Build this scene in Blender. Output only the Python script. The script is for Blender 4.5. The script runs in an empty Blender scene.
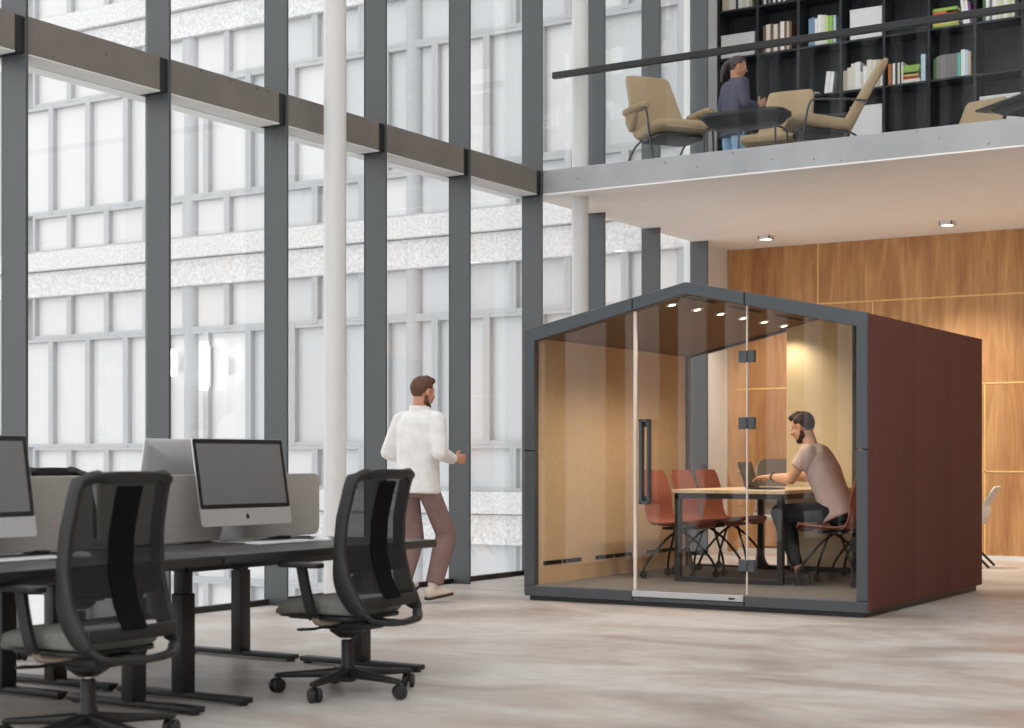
import bpy, bmesh, math, random
from mathutils import Vector, Matrix, Euler
random.seed(7)
PI = math.pi
sc = bpy.context.scene
COL = sc.collection

# ------------------------------------------------------------------ helpers
def lin(c):
    out = []
    for v in c[:3]:
        v = v / 255.0
        out.append(v / 12.92 if v <= 0.04045 else ((v + 0.055) / 1.055) ** 2.4)
    return (out[0], out[1], out[2], 1.0)

def mat(name, rgb, rough=0.5, metal=0.0, var=0.06, scale=8.0, bump=0.0, bscale=60.0, spec=0.5,
        stretch=(1, 1, 1), coord='Object'):
    m = bpy.data.materials.new(name)
    m.use_nodes = True
    nt = m.node_tree
    b = nt.nodes['Principled BSDF']
    b.inputs['Roughness'].default_value = rough
    b.inputs['Metallic'].default_value = metal
    b.inputs['Specular IOR Level'].default_value = spec
    c = lin(rgb)
    tc = nt.nodes.new('ShaderNodeTexCoord')
    mp = nt.nodes.new('ShaderNodeMapping')
    mp.inputs['Scale'].default_value = stretch
    nt.links.new(tc.outputs[coord], mp.inputs['Vector'])
    n = nt.nodes.new('ShaderNodeTexNoise')
    n.inputs['Scale'].default_value = scale
    n.inputs['Detail'].default_value = 4
    nt.links.new(mp.outputs['Vector'], n.inputs['Vector'])
    r = nt.nodes.new('ShaderNodeValToRGB')
    r.color_ramp.elements[0].position = 0.3
    r.color_ramp.elements[1].position = 0.7
    r.color_ramp.elements[0].color = tuple(max(0, v * (1 - var)) for v in c[:3]) + (1,)
    r.color_ramp.elements[1].color = tuple(min(1, v * (1 + var)) for v in c[:3]) + (1,)
    nt.links.new(n.outputs['Fac'], r.inputs['Fac'])
    nt.links.new(r.outputs['Color'], b.inputs['Base Color'])
    if bump > 0:
        n2 = nt.nodes.new('ShaderNodeTexNoise')
        n2.inputs['Scale'].default_value = bscale
        n2.inputs['Detail'].default_value = 3
        nt.links.new(mp.outputs['Vector'], n2.inputs['Vector'])
        bp = nt.nodes.new('ShaderNodeBump')
        bp.inputs['Strength'].default_value = bump
        bp.inputs['Distance'].default_value = 0.01
        nt.links.new(n2.outputs['Fac'], bp.inputs['Height'])
        nt.links.new(bp.outputs['Normal'], b.inputs['Normal'])
    return m

def glass(name, tint=(0.96, 0.97, 0.97), ior=1.45, gain=1.0, rough=0.0, gloss=(1, 1, 1)):
    m = bpy.data.materials.new(name)
    m.use_nodes = True
    nt = m.node_tree
    nt.nodes.clear()
    out = nt.nodes.new('ShaderNodeOutputMaterial')
    mix = nt.nodes.new('ShaderNodeMixShader')
    tr = nt.nodes.new('ShaderNodeBsdfTransparent')
    tr.inputs['Color'].default_value = tint + (1,)
    gl = nt.nodes.new('ShaderNodeBsdfGlossy')
    gl.inputs['Roughness'].default_value = rough
    gl.inputs['Color'].default_value = gloss + (1,)
    # Schlick reflectance of a pane, the same from either side
    lw = nt.nodes.new('ShaderNodeLayerWeight')
    lw.inputs['Blend'].default_value = 0.5
    pw = nt.nodes.new('ShaderNodeMath'); pw.operation = 'POWER'
    pw.inputs[1].default_value = 5.0
    nt.links.new(lw.outputs['Facing'], pw.inputs[0])
    r0 = ((ior - 1) / (ior + 1)) ** 2 * 1.9
    mu = nt.nodes.new('ShaderNodeMath'); mu.operation = 'MULTIPLY_ADD'
    mu.inputs[1].default_value = (1 - r0) * gain
    mu.inputs[2].default_value = r0 * gain
    mu.use_clamp = True
    nt.links.new(pw.outputs[0], mu.inputs[0])
    nt.links.new(mu.outputs[0], mix.inputs['Fac'])
    nt.links.new(tr.outputs[0], mix.inputs[1])
    nt.links.new(gl.outputs[0], mix.inputs[2])
    nt.links.new(mix.outputs[0], out.inputs['Surface'])
    return m

def emit(name, rgb, strength):
    m = bpy.data.materials.new(name)
    m.use_nodes = True
    nt = m.node_tree
    nt.nodes.clear()
    out = nt.nodes.new('ShaderNodeOutputMaterial')
    e = nt.nodes.new('ShaderNodeEmission')
    e.inputs['Color'].default_value = rgb + (1,)
    e.inputs['Strength'].default_value = strength
    nt.links.new(e.outputs[0], out.inputs['Surface'])
    return m

class BM:
    """collects shapes; build() links them as one mesh object"""
    def __init__(self):
        self.b = bmesh.new()
        self.mi = 0
    def _take(self, t, M=None):
        if M is not None:
            bmesh.ops.transform(t, matrix=M, verts=t.verts)
        for f in t.faces:
            f.material_index = self.mi
        me = bpy.data.meshes.new('tmp')
        t.to_mesh(me); t.free()
        self.b.from_mesh(me)
        bpy.data.meshes.remove(me)
    def box(self, lo, hi, bev=0.0, M=None, seg=2):
        t = bmesh.new()
        bmesh.ops.create_cube(t, size=1.0)
        s = [hi[i] - lo[i] for i in range(3)]
        c = [(hi[i] + lo[i]) / 2 for i in range(3)]
        bmesh.ops.transform(t, matrix=Matrix.Translation(c) @ Matrix.Diagonal((s[0], s[1], s[2], 1)), verts=t.verts)
        if bev > 0:
            bmesh.ops.bevel(t, geom=list(t.edges), offset=min(bev, min(abs(v) for v in s) * 0.45), segments=seg, profile=0.5, affect='EDGES')
        self._take(t, M)
        return self
    def prism(self, poly, axis, a0, a1, bev=0.0, M=None, seg=2):
        """polygon in the plane normal to axis ('x': (y,z), 'y': (x,z), 'z': (x,y)), extruded from a0 to a1"""
        t = bmesh.new()
        def P(p, a):
            return {'x': (a, p[0], p[1]), 'y': (p[0], a, p[1]), 'z': (p[0], p[1], a)}[axis]
        v0 = [t.verts.new(P(p, a0)) for p in poly]
        v1 = [t.verts.new(P(p, a1)) for p in poly]
        n = len(poly)
        t.faces.new(v0); t.faces.new(list(reversed(v1)))
        for i in range(n):
            t.faces.new([v0[i], v1[i], v1[(i + 1) % n], v0[(i + 1) % n]])
        bmesh.ops.recalc_face_normals(t, faces=t.faces)
        if bev > 0:
            bmesh.ops.bevel(t, geom=list(t.edges), offset=bev, segments=seg, profile=0.5, affect='EDGES')
        self._take(t, M)
        return self
    def tube(self, pts, r, seg=10, closed=False, M=None, flat=None):
        """swept round tube (or flat=(w,h) rectangular bar with 'up' hint) along pts; r number or list"""
        t = bmesh.new()
        pts = [Vector(p) for p in pts]
        n = len(pts)
        rs = r if isinstance(r, (list, tuple)) else [r] * n
        rings = []
        prev = None
        for i, p in enumerate(pts):
            if closed:
                d = (pts[(i + 1) % n] - pts[i - 1])
            else:
                d = pts[min(i + 1, n - 1)] - pts[max(i - 1, 0)]
            d.normalize()
            if prev is None:
                a = Vector((0, 0, 1)) if abs(d.z) < 0.9 else Vector((1, 0, 0))
                if flat is not None and len(flat) > 2:
                    a = Vector(flat[2])
                u = d.cross(a).normalized()
            else:
                u = (prev - d * prev.dot(d)).normalized()
            prev = u
            w = d.cross(u)
            ring = []
            if flat is not None:
                hw, hh = flat[0] / 2, flat[1] / 2
                k = rs[i] if r else 1.0
                for (a, b) in ((-hw, -hh), (hw, -hh), (hw, hh), (-hw, hh)):
                    ring.append(t.verts.new(p + u * a * k + w * b * k))
            else:
                for k in range(seg):
                    an = 2 * PI * k / seg
                    ring.append(t.verts.new(p + (u * math.cos(an) + w * math.sin(an)) * rs[i]))
            rings.append(ring)
        m = len(rings[0])
        rng = range(n) if closed else range(n - 1)
        for i in rng:
            A, B = rings[i], rings[(i + 1) % n]
            for k in range(m):
                t.faces.new([A[k], A[(k + 1) % m], B[(k + 1) % m], B[k]])
        if not closed:
            t.faces.new(list(reversed(rings[0]))); t.faces.new(rings[-1])
        bmesh.ops.recalc_face_normals(t, faces=t.faces)
        self._take(t, M)
        return self
    def cyl(self, p0, p1, r0, r1=None, seg=20, M=None):
        return self.tube([p0, p1], [r0, r0 if r1 is None else r1], seg, M=M)
    def lathe(self, prof, seg=24, M=None):
        t = bmesh.new()
        rings = []
        for (r, z) in prof:
            rings.append([t.verts.new((r * math.cos(2 * PI * k / seg), r * math.sin(2 * PI * k / seg), z)) for k in range(seg)])
        for A, B in zip(rings, rings[1:]):
            for k in range(seg):
                t.faces.new([A[k], A[(k + 1) % seg], B[(k + 1) % seg], B[k]])
        t.faces.new(list(reversed(rings[0]))); t.faces.new(rings[-1])
        bmesh.ops.recalc_face_normals(t, faces=t.faces)
        self._take(t, M)
        return self
    def rc(self, p0, r0, p1, r1, seg=14):
        """round-ended tapering limb"""
        p0, p1 = Vector(p0), Vector(p1)
        d = p1 - p0
        L = d.length or 1e-6
        d /= L
        prof = []
        for k in range(5):
            a = PI / 2 * k / 5
            prof.append((max(r0 * math.sin(a), 1e-4), -r0 * math.cos(a)))
        prof.append((r0, 0)); prof.append(((r0 + r1) / 2, L / 2)); prof.append((r1, L))
        for k in range(1, 6):
            a = PI / 2 * k / 5
            prof.append((max(r1 * math.cos(a), 1e-4), L + r1 * math.sin(a)))
        M = Matrix.Translation(p0) @ d.to_track_quat('Z', 'Y').to_matrix().to_4x4()
        return self.lathe(prof, seg, M)
    def ell(self, c, r, R=None, sub=3, fn=None):
        t = bmesh.new()
        bmesh.ops.create_icosphere(t, subdivisions=sub, radius=1.0)
        if fn:
            for v in t.verts:
                v.co = v.co * fn(v.co)
        M = Matrix.Translation(c) @ (R.to_4x4() if R is not None else Matrix()) @ Matrix.Diagonal((r[0], r[1], r[2], 1))
        self._take(t, M)
        return self
    def loft(self, secs, seg=24, power=2.0, M=None):
        """secs: (centre, ax, ay) with ax, ay half-axis vectors; capped"""
        t = bmesh.new()
        rings = []
        for (c, ax, ay) in secs:
            c, ax, ay = Vector(c), Vector(ax), Vector(ay)
            ring = []
            for k in range(seg):
                a = 2 * PI * k / seg
                ca, sa = math.cos(a), math.sin(a)
                e = 2.0 / power
                ring.append(t.verts.new(c + ax * math.copysign(abs(ca) ** e, ca) + ay * math.copysign(abs(sa) ** e, sa)))
            rings.append(ring)
        for A, B in zip(rings, rings[1:]):
            for k in range(seg):
                t.faces.new([A[k], A[(k + 1) % seg], B[(k + 1) % seg], B[k]])
        t.faces.new(list(reversed(rings[0]))); t.faces.new(rings[-1])
        bmesh.ops.recalc_face_normals(t, faces=t.faces)
        self._take(t, M)
        return self
    def sheet(self, grid, th, M=None):
        """grid[i][j] of points, solidified by th along its normals"""
        t = bmesh.new()
        V = [[t.verts.new(p) for p in row] for row in grid]
        for i in range(len(V) - 1):
            for j in range(len(V[0]) - 1):
                t.faces.new([V[i][j], V[i][j + 1], V[i + 1][j + 1], V[i + 1][j]])
        bmesh.ops.recalc_face_normals(t, faces=t.faces)
        if th:
            bmesh.ops.solidify(t, geom=list(t.faces), thickness=th)
        self._take(t, M)
        return self
    def build(self, name, m, parent=None, smooth=40, loc=None, rot=None):
        me = bpy.data.meshes.new(name)
        self.b.to_mesh(me); self.b.free()
        for q in (m if isinstance(m, (list, tuple)) else [m]):
            me.materials.append(q)
        if smooth:
            me.polygons.foreach_set('use_smooth', [True] * len(me.polygons))
            me.set_sharp_from_angle(angle=math.radians(smooth))
        o = bpy.data.objects.new(name, me)
        COL.objects.link(o)
        if parent is not None:
            o.parent = parent
        if loc is not None:
            o.location = loc
        if rot is not None:
            o.rotation_euler = rot
        return o

def empty(name, loc=(0, 0, 0), rz=0.0):
    o = bpy.data.objects.new(name, None)
    o.empty_display_size = 0.1
    COL.objects.link(o)
    o.location = loc
    o.rotation_euler = (0, 0, rz)
    return o

def tag(o, label, cat, group=None, kind=None):
    o['label'] = label
    o['category'] = cat
    if group: o['group'] = group
    if kind: o['kind'] = kind
    return o

def struct(o, label, cat):
    return tag(o, label, cat, kind='structure')

def copy_tree(o, parent=None):
    c = o.copy()
    COL.objects.link(c)
    if parent is not None:
        c.parent = parent
    for ch in list(KIDS(o)):
        copy_tree(ch, c)
    return c

def KIDS(o):
    return [x for x in COL.objects if x.parent == o]

def smoothpath(pts, n=8, closed=False):
    """Catmull-Rom through pts"""
    P = [Vector(p) for p in pts]
    out = []
    N = len(P)
    rng = N if closed else N - 1
    for i in range(rng):
        p0 = P[(i - 1) % N] if (closed or i > 0) else P[0]
        p1 = P[i]; p2 = P[(i + 1) % N]
        p3 = P[(i + 2) % N] if (closed or i + 2 < N) else P[-1]
        for k in range(n):
            t = k / n
            out.append(0.5 * ((2 * p1) + (-p0 + p2) * t + (2 * p0 - 5 * p1 + 4 * p2 - p3) * t * t + (-p0 + 3 * p1 - 3 * p2 + p3) * t ** 3))
    if not closed:
        out.append(P[-1])
    return out

def rrect(w, h, r, n=5, cx=0.0, cy=0.0):
    """rounded rectangle outline"""
    pts = []
    for (sx, sy, a0) in ((1, 1, 0), (-1, 1, 90), (-1, -1, 180), (1, -1, 270)):
        for k in range(n + 1):
            a = math.radians(a0 + 90 * k / n)
            pts.append((cx + sx * (w / 2 - r) + r * math.cos(a), cy + sy * (h / 2 - r) + r * math.sin(a)))
    return pts

# ------------------------------------------------------------------ camera
S_, C_ = 993 / math.hypot(993, 1595), 1595 / math.hypot(993, 1595)
cam_d = bpy.data.cameras.new('camera')
cam = bpy.data.objects.new('camera', cam_d)
COL.objects.link(cam)
cam.location = (0, 0, 1.13)
cam.rotation_euler = (PI / 2, 0, math.atan2(993, 1595))
cam_d.sensor_width = 36
cam_d.lens = 36 * 1595 / 1024
cam_d.shift_y = 96 / 1024
cam_d.clip_end = 300
cam_d.dof.use_dof = True
cam_d.dof.focus_distance = 13.0
cam_d.dof.aperture_fstop = 3.2
sc.camera = cam
sc.view_settings.view_transform = 'Standard'
sc.view_settings.look = 'None'
sc.view_settings.gamma = 1
sc.view_settings.exposure = 0.0
sc.cycles.use_denoising = True
sc.cycles.max_bounces = 12
sc.cycles.transparent_max_bounces = 24
sc.cycles.sample_clamp_indirect = 6.0

# ------------------------------------------------------------------ materials
M = {}
def concrete(name, rgb, pores=True, scale=1.3, var=0.10, rough=0.75):
    m = mat(name, rgb, rough, var=var, scale=scale * 2.2, bump=0.08, bscale=35)
    if pores:
        nt = m.node_tree
        b = nt.nodes['Principled BSDF']
        src = b.inputs['Base Color'].links[0].from_socket
        tc = [n for n in nt.nodes if n.type == 'TEX_COORD'][0]
        vo = nt.nodes.new('ShaderNodeTexVoronoi'); vo.inputs['Scale'].default_value = 8.5
        nt.links.new(tc.outputs['Object'], vo.inputs['Vector'])
        lt = nt.nodes.new('ShaderNodeMath'); lt.operation = 'LESS_THAN'; lt.inputs[1].default_value = 0.085
        nt.links.new(vo.outputs['Distance'], lt.inputs[0])
        mx = nt.nodes.new('ShaderNodeMix'); mx.data_type = 'RGBA'
        nt.links.new(lt.outputs[0], mx.inputs[0])
        nt.links.new(src, mx.inputs[6])
        c = lin(rgb)
        mx.inputs[7].default_value = (c[0] * .45, c[1] * .45, c[2] * .45, 1)
        nt.links.new(mx.outputs[2], b.inputs['Base Color'])
    return m
M['beam'] = concrete('grey board marked concrete', (124, 118, 112))
M['slab'] = concrete('pale porous concrete', (178, 179, 181))
M['soffit'] = mat('white painted plaster', (248, 246, 243), 0.8, var=0.02, scale=2)
M['white'] = mat('white paint', (228, 228, 226), 0.7, var=0.02, scale=3)
M['wallgrey'] = mat('grey paint', (196, 194, 192), 0.8, var=0.03, scale=3)
M['fin'] = mat('slate grey powder coated steel', (74, 78, 81), 0.35, var=0.03, scale=4)
M['darkmetal'] = mat('near black steel', (30, 30, 31), 0.45, var=0.05)
M['black'] = mat('black plastic', (26, 26, 26), 0.5, var=0.06)
M['column'] = mat('white lacquered steel', (226, 226, 224), 0.45, var=0.02)
M['pane'] = glass('clear facade glass', (0.955, 0.96, 0.96), gain=0.9)
M['roofglass'] = glass('solar control roof glass', (0.84, 0.845, 0.845))
M['podglass'] = glass('clear partition glass', (0.95, 0.945, 0.94), gain=0.24)
M['railglass'] = glass('balustrade glass', (0.975, 0.98, 0.98), gain=0.11)
M['ext_pane'] = mat('white glazed exterior panel', (211, 211, 211), 0.25, var=0.01, scale=0.4, spec=0.4)
M['ext_pane_reflect'] = mat('exterior panel with painted grey reflection', (196, 198, 200), 0.25, var=0.01, scale=0.4, spec=0.4)
M['ext_frame'] = mat('grey exterior mullion paint', (176, 178, 180), 0.6, var=0.02)
M['marble'] = mat('speckled white stone', (206, 206, 206), 0.6, var=0.22, scale=26, bump=0.1, bscale=40)
M['paving'] = mat('pale outdoor paving', (196, 197, 199), 0.8, var=0.04, scale=1.2)

def floor_material():
    m = bpy.data.materials.new('polished cloudy concrete floor')
    m.use_nodes = True
    nt = m.node_tree
    b = nt.nodes['Principled BSDF']
    b.inputs['Roughness'].default_value = 0.42
    b.inputs['Specular IOR Level'].default_value = 0.35
    tc = nt.nodes.new('ShaderNodeTexCoord')
    mp = nt.nodes.new('ShaderNodeMapping')
    mp.inputs['Rotation'].default_value = (0, 0, math.radians(-12))
    mp.inputs['Scale'].default_value = (0.7, 1.15, 1)
    nt.links.new(tc.outputs['Object'], mp.inputs['Vector'])
    n1 = nt.nodes.new('ShaderNodeTexNoise'); n1.inputs['Scale'].default_value = 1.1; n1.inputs['Detail'].default_value = 6; n1.inputs['Distortion'].default_value = 0.8
    nt.links.new(mp.outputs[0], n1.inputs['Vector'])
    r1 = nt.nodes.new('ShaderNodeValToRGB')
    r1.color_ramp.elements[0].position = 0.34; r1.color_ramp.elements[0].color = lin((168, 153, 142))
    r1.color_ramp.elements[1].position = 0.62; r1.color_ramp.elements[1].color = lin((203, 197, 192))
    nt.links.new(n1.outputs['Fac'], r1.inputs['Fac'])
    n2 = nt.nodes.new('ShaderNodeTexNoise'); n2.inputs['Scale'].default_value = 9; n2.inputs['Detail'].default_value = 6
    nt.links.new(mp.outputs[0], n2.inputs['Vector'])
    r2 = nt.nodes.new('ShaderNodeValToRGB')
    r2.color_ramp.elements[0].position = 0.35; r2.color_ramp.elements[0].color = (0.86, 0.85, 0.84, 1)
    r2.color_ramp.elements[1].position = 0.6; r2.color_ramp.elements[1].color = (1, 1, 1, 1)
    nt.links.new(n2.outputs['Fac'], r2.inputs['Fac'])
    mx = nt.nodes.new('ShaderNodeMix'); mx.data_type = 'RGBA'; mx.blend_type = 'MULTIPLY'; mx.inputs[0].default_value = 0.8
    nt.links.new(r1.outputs[0], mx.inputs[6]); nt.links.new(r2.outputs[0], mx.inputs[7])
    nt.links.new(mx.outputs[2], b.inputs['Base Color'])
    rr = nt.nodes.new('ShaderNodeMapRange')
    rr.inputs[3].default_value = 0.34; rr.inputs[4].default_value = 0.55
    nt.links.new(n1.outputs['Fac'], rr.inputs[0]); nt.links.new(rr.outputs[0], b.inputs['Roughness'])
    return m
M['floor'] = floor_material()

def wood_material(name, dark, light, stretch=(9, 9, 0.7), scale=1.6, seams=None):
    m = bpy.data.materials.new(name)
    m.use_nodes = True
    nt = m.node_tree
    b = nt.nodes['Principled BSDF']
    b.inputs['Roughness'].default_value = 0.5
    b.inputs['Specular IOR Level'].default_value = 0.3
    tc = nt.nodes.new('ShaderNodeTexCoord')
    mp = nt.nodes.new('ShaderNodeMapping'); mp.inputs['Scale'].default_value = stretch
    nt.links.new(tc.outputs['Object'], mp.inputs['Vector'])
    n = nt.nodes.new('ShaderNodeTexNoise'); n.inputs['Scale'].default_value = scale; n.inputs['Detail'].default_value = 8
    n.inputs['Distortion'].default_value = 1.2
    nt.links.new(mp.outputs[0], n.inputs['Vector'])
    r = nt.nodes.new('ShaderNodeValToRGB')
    r.color_ramp.elements[0].position = 0.3; r.color_ramp.elements[0].color = lin(dark)
    r.color_ramp.elements[1].position = 0.68; r.color_ramp.elements[1].color = lin(light)
    nt.links.new(n.outputs['Fac'], r.inputs['Fac'])
    mp2 = nt.nodes.new('ShaderNodeMapping'); mp2.inputs['Scale'].default_value = (70, 70, 2.0)
    nt.links.new(tc.outputs['Object'], mp2.inputs['Vector'])
    n2 = nt.nodes.new('ShaderNodeTexNoise'); n2.inputs['Scale'].default_value = 1.0; n2.inputs['Detail'].default_value = 5
    nt.links.new(mp2.outputs[0], n2.inputs['Vector'])
    mr = nt.nodes.new('ShaderNodeMapRange'); mr.inputs[1].default_value = 0.3; mr.inputs[2].default_value = 0.7
    mr.inputs[3].default_value = 0.82; mr.inputs[4].default_value = 1.08
    nt.links.new(n2.outputs['Fac'], mr.inputs[0])
    mx = nt.nodes.new('ShaderNodeMix'); mx.data_type = 'RGBA'; mx.blend_type = 'MULTIPLY'; mx.inputs[0].default_value = 1
    nt.links.new(r.outputs[0], mx.inputs[6]); nt.links.new(mr.outputs[0], mx.inputs[7])
    nt.links.new(mx.outputs[2], b.inputs['Base Color'])
    return m
M['woodwall'] = wood_material('oak veneer wall panel', (174, 122, 80), (216, 168, 116), stretch=(3.2, 3.2, 0.45), scale=1.8)
M['brass'] = mat('pale brass inlay', (236, 196, 128), 0.35, var=0.05)
M['shelfwood'] = wood_material('charcoal stained wood', (38, 41, 44), (56, 60, 64), stretch=(8, 8, 0.5))
M['lighttop'] = wood_material('pale maple tabletop', (206, 178, 146), (228, 204, 174), stretch=(1, 9, 9))

# ------------------------------------------------------------------ room shell
RX, RY0, RY1, ZC = 6.0, -7.0, 18.16, 9.6
struct(BM().box((-8.25, RY0, -0.15), (RX, 18.4, 0.0)).build('floor', M['floor'], smooth=0), 'pale cloudy brown grey polished concrete floor of the hall', 'floor')
struct(BM().box((-60, -30, -4.6), (-8.6, 19.8, -4.4)).build('ground', M['paving'], smooth=0), 'pale grey paved ground outside the tall glazing', 'ground')
struct(BM().box((RX, RY0, 0), (RX + 0.2, 18.4, ZC)).build('wall_right', M['wallgrey'], smooth=0), 'plain grey side wall outside the picture', 'wall')
# back wall: oak veneer panels under the balcony, plaster above
struct(BM().box((-8.2, RY1, 0), (RX, 18.4, 3.72)).build('wall_back', M['woodwall'], smooth=0), 'oak veneer back wall under the balcony with thin brass joints', 'wall')
struct(BM().box((-8.2, 18.2, 3.72), (RX, 18.4, ZC)).build('wall_upper', M['wallgrey'], smooth=0), 'grey upper back wall behind the tall dark bookcase', 'wall')
struct(BM().box((-8.32, 17.24, 0), (-8.165, 18.155, 3.715)).build('wall_left', M['white'], smooth=0), 'white end pier between the glazing and the oak wall', 'wall')
struct(BM().box((-8.32, 17.24, 3.97), (-8.165, 18.195, ZC)).build('wall_pier', M['white'], smooth=0), 'pale pier between the upper glazing and the bookcase', 'wall')
b = BM()
XS = [-6.988 + 1.99 * k for k in range(-1, 6)]
for k, z in enumerate((1.0, 2.0, 3.0)):
    b.box((-8.05, RY1 - 0.004, z - 0.009), (RX - .01, RY1 + 0.01, z + 0.009))
b2 = BM()
for x, z0, z1 in ((-6.988, 3.0, 3.72), (-6.308, 2.0, 3.0), (-5.0, 0.0, 2.0), (-3.0, 3.0, 3.72), (-7.3, 0, 2.0), (-2.4, 2.0, 3.0)):
    b2.box((x - 0.009, RY1 - 0.004, z0), (x + 0.009, RY1 + 0.01, z1))
o = b.build('trim_1', M['brass'], smooth=0); struct(o, 'thin pale brass horizontal joints across the oak wall', 'trim')
o = b2.build('trim_2', M['brass'], smooth=0); struct(o, 'thin pale brass upright joints in the oak wall', 'trim')
struct(BM().box((-8.02, RY1 - 0.012, 0), (RX, RY1, 0.05)).build('baseboard_back', M['white'], smooth=0), 'low pale skirting under the oak wall', 'baseboard')

# balcony
BY = 13.42
b = BM().box((-8.19, BY, 3.735), (RX, 18.19, 3.965), 0.006)
bal = struct(b.build('balcony_slab', M['slab'], smooth=0), 'pale concrete balcony slab carrying the library', 'balcony')
BM().box((-8.19, BY - 0.004, 3.72), (RX, 18.155, 3.735)).build('soffit', M['soffit'], bal, smooth=0)

# glazing: fins, panes, beams
GX = -8.2
FIN_Y = [6.98 + 1.281 * k for k in range(9)]
FIN_Y[8] = 17.2
allfins = [6.98 - 1.281 * k for k in range(6, 0, -1)] + FIN_Y
num = ['first', 'second', 'third', 'fourth', 'fifth', 'sixth', 'seventh', 'eighth', 'ninth', 'tenth', 'eleventh', 'twelfth', 'thirteenth']
for i, y in enumerate(allfins):
    bb = BM().box((GX - 0.02, y, -0.02), (GX + 0.21, y + 0.022, ZC), 0.002, seg=1)
    o = bb.build('trim_%d' % (i + 3), M['fin'], smooth=0)
    k = i - 6
    if k >= 0:
        lab = 'grey steel facade fin, %s from the left of those in view along the glass wall' % num[k]
        if k >= 6:
            lab = 'grey steel facade fin under and above the balcony, %s of three there counted from the white column' % num[k - 6]
    else:
        lab = 'grey steel facade fin beyond the left edge of the view, %s before the picture begins' % num[-k - 1]
    struct(o, lab, 'mullion')
ys = [RY0] + allfins + [17.24]
for i in range(len(ys) - 1):
    y0, y1 = ys[i] + (0.022 if i else 0), ys[i + 1]
    o = BM().box((GX - 0.012, y0, 0.045), (GX, y1, ZC)).build('window_%d' % (i + 1), M['pane'], smooth=0)
    k = i - 6
    BM().box((GX - 0.03, y0, 0.0), (GX + 0.03, y1, 0.045), 0.003, seg=1).build('bottom_rail', M['darkmetal'], o, smooth=0)
    if k < 0:
        lab = 'tall clear glass bay beyond the left edge of the view, %s before the first fin in view' % num[-k]
    elif k == 0:
        lab = 'tall clear glass bay cut by the left edge of the view'
    elif k < 9:
        lab = 'tall clear glass bay to the right of the %s facade fin' % num[k - 1]
    else:
        lab = 'narrow clear glass strip beside the white end pier'
    struct(o, lab, 'window')
beams_y = [RY0, 6.98] + FIN_Y[1:6]
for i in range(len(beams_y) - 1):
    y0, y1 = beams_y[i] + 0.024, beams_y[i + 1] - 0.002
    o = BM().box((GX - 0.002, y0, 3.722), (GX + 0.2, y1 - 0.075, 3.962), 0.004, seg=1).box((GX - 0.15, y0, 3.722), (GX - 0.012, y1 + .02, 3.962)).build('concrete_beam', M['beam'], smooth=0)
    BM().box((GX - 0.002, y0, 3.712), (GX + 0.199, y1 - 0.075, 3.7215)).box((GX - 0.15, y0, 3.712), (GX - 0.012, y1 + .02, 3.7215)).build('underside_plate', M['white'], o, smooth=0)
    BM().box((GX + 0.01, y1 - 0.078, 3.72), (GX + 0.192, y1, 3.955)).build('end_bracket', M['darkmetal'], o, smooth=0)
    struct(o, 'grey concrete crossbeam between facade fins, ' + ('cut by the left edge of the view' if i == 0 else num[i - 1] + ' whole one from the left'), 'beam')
# round columns inside
struct(BM().cyl((-7.75, 9.835, 0), (-7.75, 9.835, ZC), 0.088, seg=32).build('column', M['column']), 'slim round white steel column in front of the beams', 'column')
struct(BM().cyl((-7.75, 13.72, 0), (-7.75, 13.72, ZC), 0.082, seg=32).build('column', M['column']), 'slim round white steel column passing the balcony edge', 'column')

# glazed roof over the hall (out of the picture, lets in daylight)
b = BM()
for x in [-8.2 + 1.42 * k for k in range(11)]:
    b.box((x - 0.06, RY0, ZC), (x + 0.06, 18.4, ZC + 0.25))
for y in [RY0 + 2.5 * k for k in range(11)]:
    b.box((-8.26, y - 0.06, ZC + 0.02), (RX, y + 0.06, ZC + 0.22))
roof = struct(b.build('ceiling', M['white'], smooth=0), 'white beam grid of the glazed roof over the hall', 'ceiling')
BM().box((-8.26, RY0, ZC + 0.25), (RX + .2, 18.4, ZC + 0.27)).build('roof_pane', M['roofglass'], roof, smooth=0)

# ------------------------------------------------------------------ building outside
EY = 20.0
bld = tag(empty('exterior_building', (-17, EY, -0.17)), 'pale office building outside with speckled stone bands and white window panels', 'building')
def inb(o):
    o.parent = bld
    o.matrix_parent_inverse = Matrix.Translation((17, -EY, 0.17))
    return o
EX0, EX1 = -31.0, -8.4
inb(BM().box((EX0, EY + 0.3, -4.4), (EX1, EY + 0.6, 14.0)).build('rear_wall', M['ext_frame'], smooth=0))
PITCH = 4.19
for s in range(-1, 4):
    z0 = -0.08 + PITCH * s
    b = BM().box((EX0, EY - 0.10, z0 - 0.05), (EX1, EY + 0.32, z0 + 0.40), 0.01, seg=1)
    b.box((EX0, EY - 0.19, z0 + 0.41), (EX1, EY + 0.32, z0 + 0.74), 0.01, seg=1)
    inb(b.build('stone_band', M['marble'], smooth=0))
def make_win(name, w, h, pane):
    b = BM()
    hb, vb = 0.06, 0.06
    b.box((-w / 2, -0.06, 0), (-w / 2 + hb, 0.3, h), 0.004, seg=1)
    b.box((w / 2 - hb, -0.06, 0), (w / 2, 0.3, h), 0.004, seg=1)
    b.box((-w / 2, -0.05, 0), (w / 2, 0.3, vb), 0.004, seg=1)
    b.box((-w / 2, -0.05, h - vb), (w / 2, 0.3, h), 0.004, seg=1)
    o = b.build(name, M['ext_frame'], smooth=0)
    BM().box((-w / 2 + 0.01, 0.04, 0.01), (w / 2 - 0.01, 0.07, h - 0.01)).build('pane', pane, o, smooth=0)
    return o
WP = 0.931
protos = {}
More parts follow.
